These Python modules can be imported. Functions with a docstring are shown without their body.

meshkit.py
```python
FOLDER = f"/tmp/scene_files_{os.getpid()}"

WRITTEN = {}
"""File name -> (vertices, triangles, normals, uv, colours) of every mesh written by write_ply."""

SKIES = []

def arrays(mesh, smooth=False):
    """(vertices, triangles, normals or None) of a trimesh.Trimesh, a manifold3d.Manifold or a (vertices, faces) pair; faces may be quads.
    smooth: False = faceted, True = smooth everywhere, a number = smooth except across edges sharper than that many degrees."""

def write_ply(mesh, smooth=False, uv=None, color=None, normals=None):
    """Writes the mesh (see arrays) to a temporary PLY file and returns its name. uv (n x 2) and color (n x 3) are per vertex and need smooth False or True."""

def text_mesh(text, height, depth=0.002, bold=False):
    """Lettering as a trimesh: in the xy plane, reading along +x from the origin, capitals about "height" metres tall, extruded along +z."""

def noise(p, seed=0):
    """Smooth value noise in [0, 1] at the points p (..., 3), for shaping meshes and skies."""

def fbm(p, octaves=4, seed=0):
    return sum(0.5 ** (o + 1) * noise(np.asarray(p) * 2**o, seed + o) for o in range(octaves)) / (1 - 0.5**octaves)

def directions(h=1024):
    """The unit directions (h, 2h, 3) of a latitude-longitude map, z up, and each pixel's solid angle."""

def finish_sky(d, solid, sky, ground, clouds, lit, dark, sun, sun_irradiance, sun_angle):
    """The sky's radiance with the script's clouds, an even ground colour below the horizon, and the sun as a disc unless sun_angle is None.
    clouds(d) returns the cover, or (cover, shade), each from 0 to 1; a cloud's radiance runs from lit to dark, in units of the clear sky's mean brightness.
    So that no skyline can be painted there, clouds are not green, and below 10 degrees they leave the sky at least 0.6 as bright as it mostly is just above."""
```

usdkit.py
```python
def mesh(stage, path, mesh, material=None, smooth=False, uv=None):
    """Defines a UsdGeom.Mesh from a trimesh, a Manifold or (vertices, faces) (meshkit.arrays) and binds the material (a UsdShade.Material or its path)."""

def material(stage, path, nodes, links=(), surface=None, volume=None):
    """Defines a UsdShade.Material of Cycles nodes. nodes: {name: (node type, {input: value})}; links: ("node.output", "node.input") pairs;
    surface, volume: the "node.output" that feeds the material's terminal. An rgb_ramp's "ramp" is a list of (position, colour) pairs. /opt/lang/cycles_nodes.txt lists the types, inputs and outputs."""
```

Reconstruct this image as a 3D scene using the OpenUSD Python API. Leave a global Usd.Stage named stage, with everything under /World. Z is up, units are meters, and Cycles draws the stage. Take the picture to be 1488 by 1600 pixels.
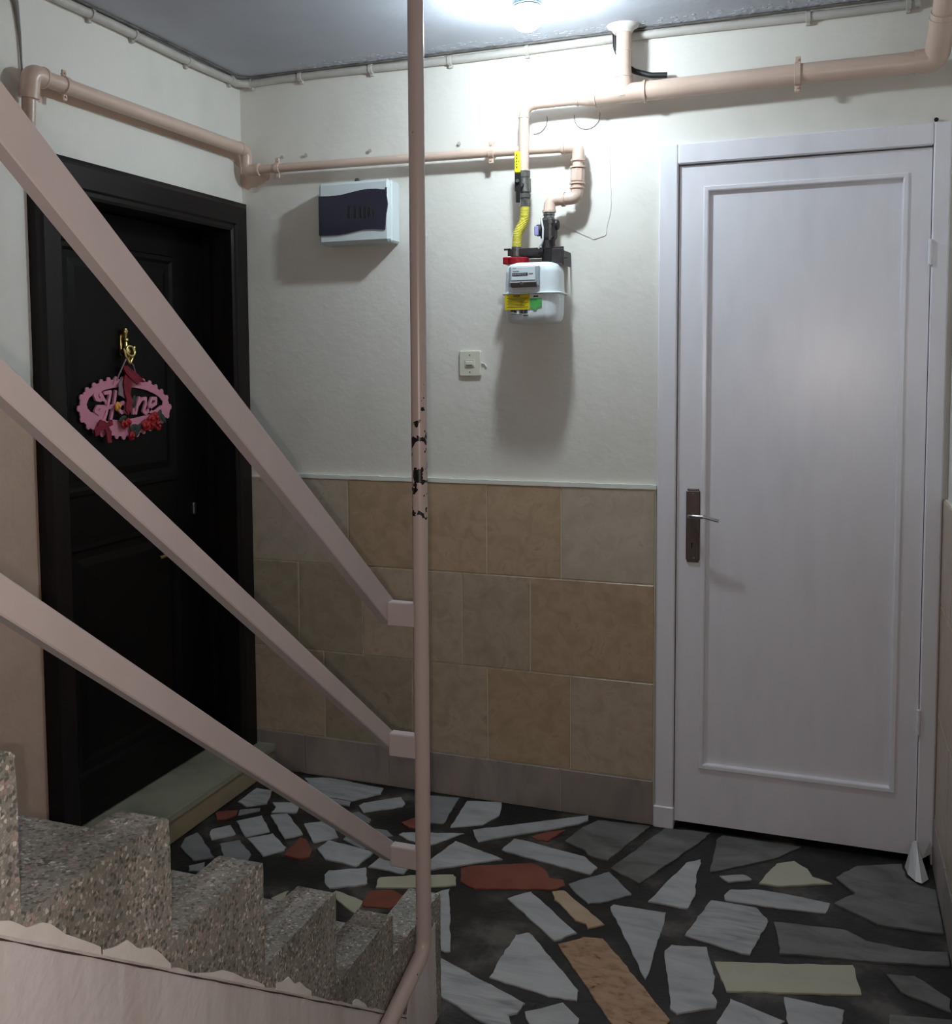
import math, random
import numpy as np, trimesh, manifold3d as m3, usdkit, meshkit
from pxr import Usd, UsdGeom, UsdLux, UsdShade, Gf, Sdf, Vt
from shapely.geometry import Polygon, LineString, Point, box as sbox
from shapely.ops import unary_union
random.seed(7); rng = np.random.default_rng(7)
stage = Usd.Stage.CreateInMemory()
UsdGeom.SetStageUpAxis(stage, UsdGeom.Tokens.z); UsdGeom.SetStageMetersPerUnit(stage, 1.0)
World = UsdGeom.Xform.Define(stage, '/World'); stage.SetDefaultPrim(World.GetPrim())
UsdGeom.Scope.Define(stage, '/World/Looks')

# ------------------------------------------------------------------ camera
# x runs along the back wall to the right, y into the picture (back wall at y = 0), z up
CAM = np.array([2.028, -3.439, 1.512]); YAW, PITCH, ROLL = 0.37719, -0.07256, -0.00958; FPX = 1657.32; PPX, PPY = 645.9, 691.33
def cam_axes():
    cy, sy, cp, sp = math.cos(YAW), math.sin(YAW), math.cos(PITCH), math.sin(PITCH)
    f = np.array([-sy * cp, cy * cp, sp]); r = np.array([cy, sy, 0.0]); u = np.cross(r, f)
    c, s = math.cos(ROLL), math.sin(ROLL)
    return c * r + s * u, -s * r + c * u, f
R_, U_, F_ = cam_axes()
cam = UsdGeom.Camera.Define(stage, '/World/camera')
AP = 36.0
cam.CreateHorizontalApertureAttr(AP); cam.CreateVerticalApertureAttr(AP * 1600 / 1488)
cam.CreateFocalLengthAttr(AP * FPX / 1488)
cam.CreateHorizontalApertureOffsetAttr((744 - PPX) * AP / 1488); cam.CreateVerticalApertureOffsetAttr(-(800 - PPY) * AP / 1488)
cam.CreateClippingRangeAttr(Gf.Vec2f(0.01, 100))
cam.AddTransformOp().Set(Gf.Matrix4d(*R_, 0, *U_, 0, *(-F_), 0, *CAM, 1))
cam.GetPrim().CreateAttribute('exposure', Sdf.ValueTypeNames.Float).Set(0.5)

# ------------------------------------------------------------------ lights
LAMP = np.array([1.207, -0.465, 2.470])
BULB_POWER = 430.0
# the phone's own flash beside its lens (2 cm to the left and a little below it)
fl = UsdLux.SphereLight.Define(stage, '/World/phone_flash')
fl.CreateRadiusAttr(0.004); fl.CreateIntensityAttr(33000.0); fl.CreateColorAttr(Gf.Vec3f(1.0, 0.885, 0.845))
fl.AddTranslateOp().Set(Gf.Vec3d(*(CAM - 0.020 * R_ - 0.014 * U_)))

# ------------------------------------------------------------------ materials
MATS = {}
def srgb(*c):
    return tuple((x / 255 / 12.92 if x / 255 <= .04045 else ((x / 255 + .055) / 1.055) ** 2.4) for x in c)
def mat(name, ramp, scale=6.0, detail=4.0, rough=0.6, bump=0.0, bscale=60.0, bdist=0.002, stretch=(1, 1, 1), rot=(0, 0, 0), metallic=0.0,
        rand=0.0, spec=0.5, distortion=0.0, coat=0.0, rvar=0.0):
    """noise-ramped surface with optional fine relief and a per-object brightness variation"""
    if len(ramp) == 1: ramp = [(0, ramp[0]), (1, ramp[0])]
    elif not np.ndim(ramp[0][-1]): ramp = [(0.3 + 0.4 * i / (len(ramp) - 1), c) for i, c in enumerate(ramp)]
    n = {'g': ('geometry', {}), 'm': ('mapping', {'scale': tuple(scale * s for s in stretch), 'rotation': rot}),
         'n': ('noise_texture', {'scale': 1.0, 'detail': detail, 'roughness': 0.6, 'distortion': distortion}),
         'r': ('rgb_ramp', {'ramp': ramp}), 'p': ('principled_bsdf', {'roughness': rough, 'metallic': metallic, 'specular_ior_level': spec, 'coat_weight': coat})}
    l = [('g.position', 'm.vector'), ('m.vector', 'n.vector'), ('n.fac', 'r.fac')]
    col = 'r.color'
    if rand:
        n['o'] = ('object_info', {}); n['q'] = ('map_range', {'from_min': 0.0, 'from_max': 1.0, 'to_min': 1 - rand, 'to_max': 1 + rand})
        n['h'] = ('hsv', {'hue': 0.5, 'saturation': 1.0, 'fac': 1.0})
        l += [('o.random', 'q.value'), ('q.result', 'h.value'), (col, 'h.color')]; col = 'h.color'
    l.append((col, 'p.base_color'))
    if bump:
        n['bn'] = ('noise_texture', {'scale': bscale, 'detail': 3.0}); n['b'] = ('bump', {'strength': bump, 'distance': bdist})
        l += [('g.position', 'bn.vector'), ('bn.fac', 'b.height'), ('b.normal', 'p.normal')]
    MATS[name] = usdkit.material(stage, '/World/Looks/' + name, n, l, surface='p.BSDF')
    return MATS[name]

PINK = srgb(201, 178, 168)
mat('wall_paint', [srgb(214, 211, 203), srgb(222, 219, 211), srgb(218, 216, 209)], 3.5, rough=.62, bump=.2, bscale=38, bdist=.006, spec=.3)
mat('ceiling_paint', [srgb(186, 190, 200), srgb(194, 198, 207)], 5, rough=.8, bump=.08, bscale=55, bdist=.006, spec=.2)
mat('stair_paint', [(0, srgb(150, 132, 124)), (.36, srgb(196, 186, 184)), (.52, srgb(214, 207, 208)), (1, srgb(222, 216, 218))], 1.0, 5, rough=.6, bump=.4, bscale=40, bdist=.006, stretch=(3, 9, 1.3), spec=.3)
mat('flaked_paint', [srgb(214, 208, 204), srgb(226, 221, 218)], 20, rough=.7, bump=.4)
mat('dado_paint', [srgb(180, 156, 140), srgb(190, 165, 148)], 5, rough=.6, bump=.3, bscale=40, bdist=.005, spec=.3)
mat('pipe_paint', [srgb(199, 173, 157), srgb(206, 182, 167)], 9, rough=.32, bump=.15, bscale=70, bdist=.002, spec=.5)
mat('conduit_paint', [srgb(176, 172, 166), srgb(190, 186, 180)], 9, rough=.5, bump=.2)
mat('rail_paint', [srgb(184, 172, 171), srgb(192, 180, 178)], 7, rough=.42, bump=.15, bscale=45, bdist=.002)
mat('white_gloss', [srgb(224, 222, 228), srgb(232, 230, 236), srgb(228, 226, 232)], 4, rough=.27, bump=.10, bscale=26, bdist=.004, stretch=(2, 2, .5), spec=.55)
mat('door_black', [srgb(20, 16, 16), srgb(27, 22, 21)], 9, rough=.36, bump=.3, bscale=160, bdist=.001, stretch=(3, 3, .4), spec=.22)
mat('leaf_black', [srgb(7, 6, 6), srgb(10, 8, 9)], 9, rough=.4, stretch=(3, 3, .4), spec=.18)
mat('dark_void', [srgb(12, 11, 11)], rough=.9)
TT = lambda a, k: [(.20, srgb(*[v * .62 for v in a])), (.27, srgb(*[v * .93 for v in a])), (.45, srgb(*a)), (.60, srgb(*[v + 10 for v in a])), (.72, srgb(*[v * .90 for v in a]))]
for nm, c in (('tan', (178, 154, 127)), ('beige', (176, 157, 136)), ('pale', (180, 168, 150)), ('green', (160, 148, 127))):
    mat('tile_' + nm, TT(c, 0), 17, 9, rough=.3, rand=.06, spec=.4, bump=.06, distortion=.8)
mat('skirting_marble', [(0.25, srgb(120, 114, 112)), (.5, srgb(150, 140, 134)), (.75, srgb(164, 148, 138))], 5, 6, rough=.35, rand=.08, stretch=(2, 2, .8), distortion=1.0)
mat('grout_light', [srgb(206, 200, 180), srgb(216, 210, 190)], 20, rough=.7)
mat('strip_white', [srgb(222, 224, 214), srgb(232, 234, 226)], 12, rough=.55, bump=.3, bscale=60)
mat('floor_mortar', [(0.34, srgb(14, 14, 15)), (.48, srgb(25, 24, 24)), (.56, srgb(44, 42, 40)), (.66, srgb(86, 82, 76))], 4.5, 7, rough=.5, bump=.5, bscale=70, bdist=.004)
for nm, ramp, st, rot in (
        ('white', [(.2, srgb(131, 132, 134)), (.45, srgb(161, 163, 163)), (.7, srgb(178, 178, 178))], (1, 3, 1), .6),
        ('grey', [(.2, srgb(105, 106, 108)), (.5, srgb(128, 129, 130)), (.8, srgb(138, 138, 138))], (1, 2, 1), .2),
        ('veined', [(.2, srgb(91, 92, 93)), (.42, srgb(147, 148, 149)), (.6, srgb(172, 172, 172)), (.75, srgb(130, 131, 134))], (1, 5, 1), -.7),
        ('dirty', [(.25, srgb(66, 65, 61)), (.5, srgb(101, 102, 98)), (.75, srgb(121, 122, 120))], (1, 2, 1), .3),
        ('cream', [(.2, srgb(155, 153, 131)), (.5, srgb(174, 172, 151)), (.8, srgb(180, 172, 153))], (1, 1, 1), 0),
        ('beige', [(.2, srgb(141, 120, 95)), (.5, srgb(175, 151, 124)), (.8, srgb(180, 171, 158))], (1, 1, 1), 0),
        ('red', [(.25, srgb(97, 50, 43)), (.5, srgb(124, 70, 58)), (.8, srgb(131, 85, 70))], (1, 1, 1), 0),
        ('travertine', [(.30, srgb(52, 40, 32)), (.345, srgb(128, 100, 78)), (.5, srgb(158, 128, 102)), (.8, srgb(172, 146, 120))], (1, 1.6, 1), .75)):
    mat('stone_' + nm, ramp, 7 if nm != 'travertine' else 26, 6, rough=.34, stretch=st, rot=(0, 0, rot), distortion=.6, rand=.09, spec=.4)
mat('sill_marble', [(.3, srgb(112, 112, 98)), (.5, srgb(140, 138, 120)), (.7, srgb(150, 148, 130))], 6, 6, rough=.35)
mat('sill_riser', [(.3, srgb(124, 116, 96)), (.5, srgb(150, 132, 106)), (.7, srgb(140, 138, 112))], 5, 5, rough=.4)
mat('plastic_white', [srgb(206, 216, 218)], rough=.38)
mat('shaded_lamp_plastic', [srgb(120, 140, 148)], rough=.45)  # white holder plastic, its shade above the bulb painted in as darker blue-grey
mat('meter_white', [srgb(214, 222, 226), srgb(220, 228, 231)], 5, rough=.35)
mat('plastic_grey', [srgb(150, 160, 166)], rough=.4)
mat('plastic_darkgrey', [srgb(112, 110, 112)], rough=.45)
mat('switch_cream', [srgb(214, 214, 198)], rough=.4)
mat('smoked_plastic', [srgb(38, 38, 54), srgb(44, 44, 60)], 6, rough=.22, spec=.5)
mat('black_plastic', [srgb(22, 21, 22)], rough=.4)
mat('dark_iron', [srgb(44, 40, 42), srgb(58, 52, 52)], 30, rough=.5, metallic=.3)
mat('bronze', [srgb(84, 76, 76), srgb(104, 88, 84)], 14, rough=.42, metallic=.5)
mat('steel', [srgb(176, 178, 180)], rough=.28, metallic=1.0)
mat('steel_worn', [srgb(98, 98, 96), srgb(150, 150, 146)], 60, rough=.4, metallic=.9)
mat('brass', [srgb(196, 176, 110), srgb(214, 196, 130)], 30, rough=.22, metallic=1.0)
mat('yellow_plastic', [srgb(226, 220, 40)], rough=.4)
mat('yellow_hose', [srgb(196, 186, 60), srgb(208, 198, 78)], 30, rough=.5)
mat('yellow_label', [srgb(206, 186, 20), srgb(196, 176, 18)], 40, rough=.5)
mat('green_label', [srgb(62, 150, 70), srgb(84, 178, 92)], 30, rough=.5)
mat('lilac_label', [srgb(150, 146, 196)], rough=.5)
mat('ink', [srgb(22, 22, 24)], rough=.6)
mat('red_cap', [srgb(140, 16, 30), srgb(120, 12, 26)], 20, rough=.35)
mat('black_rubber', [srgb(18, 18, 20)], rough=.55)
mat('grimy_cable', [srgb(74, 72, 70), srgb(120, 116, 112)], 14, rough=.8)
mat('thin_wire', [srgb(120, 118, 116)], rough=.5)
mat('sign_pink', [srgb(196, 126, 148), srgb(204, 134, 156)], 20, rough=.45)
mat('ribbon_red', [srgb(130, 16, 42), srgb(104, 8, 30)], 30, rough=.42)
mat('petal_red', [srgb(160, 18, 26), srgb(136, 12, 20)], 60, rough=.6)
mat('petal_yellow', [srgb(222, 158, 60)], rough=.6)
mat('leaf_dark', [srgb(30, 44, 34), srgb(40, 56, 42)], 60, rough=.6)
mat('net_grey', [srgb(130, 112, 118)], rough=.8)
mat('hole_dark', [srgb(30, 28, 27)], rough=.9)
mat('doorstop_white', [srgb(196, 196, 194), srgb(206, 206, 204)], 12, rough=.45)
mat('grime_dark', [srgb(50, 44, 42), srgb(84, 72, 68)], 30, rough=.9)
mat('rust_red', [srgb(96, 40, 34), srgb(120, 60, 50)], 40, rough=.8)

# terrazzo: stone chips of several tones in a grey binder
usd = usdkit.material(stage, '/World/Looks/terrazzo', {
    'g': ('geometry', {}), 'v': ('voronoi_texture', {'scale': 205.0, 'feature': 'f1'}), 'w': ('voronoi_texture', {'scale': 205.0, 'feature': 'distance_to_edge'}),
    'sc': ('separate_color', {}), 'r': ('rgb_ramp', {'interpolate': False, 'ramp': [(0, srgb(103, 103, 99)), (.14, srgb(143, 142, 136)), (.42, srgb(159, 157, 149)), (.6, srgb(136, 133, 127)), (.74, srgb(176, 170, 164)), (.88, srgb(171, 149, 142)), (.95, srgb(208, 202, 193))]}),
    'e': ('map_range', {'from_min': 0.02, 'from_max': 0.10}), 'mx': ('mix', {'color1': srgb(136, 133, 126)}),
    'n': ('noise_texture', {'scale': 7.0, 'detail': 5.0}), 'nr': ('rgb_ramp', {'ramp': [(.35, (.62, .62, .60)), (.6, (1, 1, 1))]}), 'mm': ('mix', {'mix_type': 'multiply', 'fac': 1.0}),
    'bn': ('noise_texture', {'scale': 130.0}), 'b': ('bump', {'strength': .5, 'distance': .003}), 'p': ('principled_bsdf', {'roughness': .6, 'specular_ior_level': .35})},
    [('g.position', 'v.vector'), ('g.position', 'w.vector'), ('v.color', 'sc.color'), ('sc.r', 'r.fac'), ('w.distance', 'e.value'), ('e.result', 'mx.fac'), ('r.color', 'mx.color2'),
     ('g.position', 'n.vector'), ('n.fac', 'nr.fac'), ('mx.color', 'mm.color1'), ('nr.color', 'mm.color2'), ('mm.color', 'p.base_color'),
     ('g.position', 'bn.vector'), ('bn.fac', 'b.height'), ('b.normal', 'p.normal')], surface='p.BSDF')
MATS['terrazzo'] = usd
# post paint: chipped down to black iron in a band at hand height, a few chips elsewhere
usd = usdkit.material(stage, '/World/Looks/post_paint', {
    'g': ('geometry', {}), 's': ('separate_xyz', {}), 'n': ('noise_texture', {'scale': 46.0, 'detail': 3.0, 'roughness': .55}),
    'a': ('map_range', {'range_type': 'smoothstep', 'from_min': 1.12, 'from_max': 1.24}), 'c': ('map_range', {'range_type': 'smoothstep', 'from_min': 1.36, 'from_max': 1.52, 'to_min': 1.0, 'to_max': 0.0}),
    'band': ('math', {'math_type': 'multiply'}), 'th': ('map_range', {'to_min': .735, 'to_max': .55}), 'gt': ('math', {'math_type': 'greater_than'}),
    'mx': ('mix', {'color1': srgb(192, 175, 170), 'color2': srgb(16, 14, 16)}), 'p': ('principled_bsdf', {'roughness': .3})},
    [('g.position', 's.vector'), ('g.position', 'n.vector'), ('s.z', 'a.value'), ('s.z', 'c.value'), ('a.result', 'band.value1'), ('c.result', 'band.value2'), ('band.value', 'th.value'),
     ('n.fac', 'gt.value1'), ('th.result', 'gt.value2'), ('gt.value', 'mx.fac'), ('mx.color', 'p.base_color')], surface='p.BSDF')
MATS['post_paint'] = usd
MATS['bulb_glow'] = usdkit.material(stage, '/World/Looks/bulb_glow', {'e': ('emission', {'color': (0.82, 0.95, 1.02), 'strength': BULB_POWER})}, [], surface='e.emission')

# ------------------------------------------------------------------ helpers
def child_path(parent, name):
    p, k = f'{parent}/{name}', 0
    while stage.GetPrimAtPath(p):
        k += 1; p = f'{parent}/{name}_{k:03d}'
    return p
ORIGIN = {}
def tag(prim, label=None, cat=None, group=None, kind=None):
    for k, v in (('label', label), ('category', cat), ('group', group), ('kind', kind)):
        if v: prim.SetCustomDataByKey(k, v)
def thing(name, label, cat, loc=(0, 0, 0), group=None, kind=None):
    p = child_path('/World', name); x = UsdGeom.Xform.Define(stage, p)
    x.AddTranslateOp().Set(Gf.Vec3d(*map(float, loc))); tag(x.GetPrim(), label, cat, group, kind)
    ORIGIN[p] = np.array(loc, float); return p
def part(parent, name, mesh, m, label=None, smooth=False, kind=None):
    """one Mesh prim under a thing or part, its points given in world coordinates"""
    p = child_path(parent, name)
    o = ORIGIN.get(parent, np.zeros(3))
    if hasattr(mesh, 'to_mesh'):
        q = mesh.to_mesh(); mesh = trimesh.Trimesh(q.vert_properties[:, :3], q.tri_verts, process=False)
    mesh = mesh.copy(); mesh.apply_translation(-o)
    g = usdkit.mesh(stage, p, mesh, MATS[m], smooth=smooth)
    ORIGIN[p] = o
    tag(g.GetPrim(), label, kind=kind); return p
def single(name, mesh, m, label, cat, group=None, smooth=False, kind=None):
    p = part('/World', name, mesh, m, smooth=smooth); tag(stage.GetPrimAtPath(p), label, cat, group, kind); return p
cat_ = trimesh.util.concatenate
def box(x0, x1, y0, y1, z0, z1, b=0.0):
    lo, hi = np.minimum([x0, y0, z0], [x1, y1, z1]), np.maximum([x0, y0, z0], [x1, y1, z1])
    if not b:
        m = trimesh.creation.box(hi - lo); m.apply_translation((lo + hi) / 2); return m
    c, h = (lo + hi) / 2, (hi - lo) / 2; b = min(b, h.min() * .9); pts = []
    for sx in (-1, 1):
        for sy in (-1, 1):
            for sz in (-1, 1):
                s = np.array([sx, sy, sz])
                for k in range(3):
                    q = h - b; q[k] = h[k]; pts.append(c + s * q)
    return trimesh.convex.convex_hull(np.array(pts))
def tube(path, r, n=16, caps=True):
    P = np.asarray(path, float); r = np.full(len(P), r) if np.ndim(r) == 0 else np.asarray(r, float)
    T = np.gradient(P, axis=0); T /= np.linalg.norm(T, axis=1, keepdims=True)
    a = np.array([0, 0, 1.0]) if abs(T[0, 2]) < .9 else np.array([1.0, 0, 0])
    u = np.cross(T[0], a); u /= np.linalg.norm(u); V = []
    th = np.arange(n) * 2 * np.pi / n
    for i in range(len(P)):
        u = u - T[i] * (u @ T[i]); u /= np.linalg.norm(u); w = np.cross(T[i], u)
        V.append(P[i] + r[i] * (np.cos(th)[:, None] * u + np.sin(th)[:, None] * w))
    V = np.vstack(V); F = []
    for i in range(len(P) - 1):
        for j in range(n):
            a0, b0 = i * n + j, i * n + (j + 1) % n
            F += [[a0, b0, b0 + n], [a0, b0 + n, a0 + n]]
    if caps:
        V = np.vstack([V, P[0], P[-1]]); c0, c1 = len(V) - 2, len(V) - 1; e = (len(P) - 1) * n
        for j in range(n):
            F += [[c0, (j + 1) % n, j], [c1, e + j, e + (j + 1) % n]]
    m = trimesh.Trimesh(V, F, process=False); trimesh.repair.fix_normals(m); return m
def bend(pts, rad, k=8):
    """a polyline whose corners are rounded to the given radius"""
    P = [np.asarray(p, float) for p in pts]; out = [P[0]]
    for a, b, c in zip(P, P[1:], P[2:]):
        d0, d1 = (a - b) / np.linalg.norm(a - b), (c - b) / np.linalg.norm(c - b)
        ang = math.acos(np.clip(d0 @ d1, -1, 1)); t = min(rad / max(math.tan(ang / 2), 1e-6), .49 * min(np.linalg.norm(a - b), np.linalg.norm(c - b)))
        p0, p1 = b + d0 * t, b + d1 * t
        for s in np.linspace(0, 1, k): out.append((1 - s) ** 2 * p0 + 2 * s * (1 - s) * b + s * s * p1)
    out.append(P[-1])
    keep = [out[0]]
    for q in out[1:]:
        if np.linalg.norm(q - keep[-1]) > 1e-5: keep.append(q)
    return np.array(keep)
def lathe(profile, n=28):
    """profile of (radius, height) pairs, closed on the axis, turned about z"""
    m = trimesh.creation.revolve(np.array(profile, float), sections=n); trimesh.repair.fix_normals(m); return m
def aim(m, axis, at):
    """turns a mesh built along +z to the given axis and moves it to a point"""
    m = m.copy(); m.apply_transform(trimesh.geometry.align_vectors([0, 0, 1], np.asarray(axis, float))); m.apply_translation(at); return m
def cyl(r, a, b, n=20, ch=0.0):
    a, b = np.asarray(a, float), np.asarray(b, float); L = np.linalg.norm(b - a)
    ch = min(ch, L * .3, r * .4)
    prof = [(0, 0), (r - ch, 0), (r, ch), (r, L - ch), (r - ch, L), (0, L)] if ch else [(0, 0), (r, 0), (r, L), (0, L)]
    return aim(lathe(prof, n), (b - a) / L, a)
def extrude(poly, h):
    if poly.geom_type != 'Polygon': return cat_([trimesh.creation.extrude_polygon(g, h, engine='earcut') for g in poly.geoms if g.geom_type == 'Polygon'])
    return trimesh.creation.extrude_polygon(poly, h, engine='earcut')
def frame_to(m, origin, ex, ey, ez):
    M = np.eye(4); M[:3, 0], M[:3, 1], M[:3, 2], M[:3, 3] = ex, ey, ez, origin
    m = m.copy(); m.apply_transform(M)
    if np.linalg.det(M[:3, :3]) < 0: m.invert()
    return m
X_, Y_, Z_ = np.eye(3)
def on_back(poly, y, h):       # a flat shape in (x, z) standing on the back wall side, thickness h towards the viewer
    return frame_to(extrude(poly, h), (0, y, 0), X_, Z_, -Y_)
def on_left(poly, x, h):       # a flat shape in (y, z) on a face that looks along +x
    return frame_to(extrude(poly, h), (x, 0, 0), Y_, Z_, X_)
def loft_rr(cx, cy, levels, n=6):
    """stack of rounded rectangles (z, half x, half y, radius) closed at both ends"""
    V, F = [], []; m = 4 * (n + 1)
    for z, hx, hy, r in levels:
        for q, (sx, sy) in enumerate(((1, 1), (-1, 1), (-1, -1), (1, -1))):
            for k in range(n + 1):
                a = (q + k / n) * math.pi / 2
                V.append((cx + sx * (hx - r) + r * math.cos(a), cy + sy * (hy - r) + r * math.sin(a), z))
    for i in range(len(levels) - 1):
        for j in range(m):
            a, b = i * m + j, i * m + (j + 1) % m
            F += [[a, b, b + m], [a, b + m, a + m]]
    V += [(cx, cy, levels[0][0]), (cx, cy, levels[-1][0])]; e = (len(levels) - 1) * m
    for j in range(m): F += [[len(V) - 2, (j + 1) % m, j], [len(V) - 1, e + j, e + (j + 1) % m]]
    t = trimesh.Trimesh(V, F, process=False); trimesh.repair.fix_normals(t); return t
def ragged(pts, amp, step, seed):
    """a polygon outline with slightly uneven edges"""
    g = np.random.default_rng(seed); L = LineString(list(pts) + [pts[0]]); n = max(3, int(L.length / step)); out = []
    ds = sorted(set(np.linspace(0, L.length, n, endpoint=False)) | {L.project(Point(p)) for p in pts})
    for d in ds:
        p = L.interpolate(d); out.append((p.x + g.uniform(-amp, amp), p.y + g.uniform(-amp, amp)))
    q = Polygon(out); return q if q.is_valid else q.buffer(0)

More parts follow.
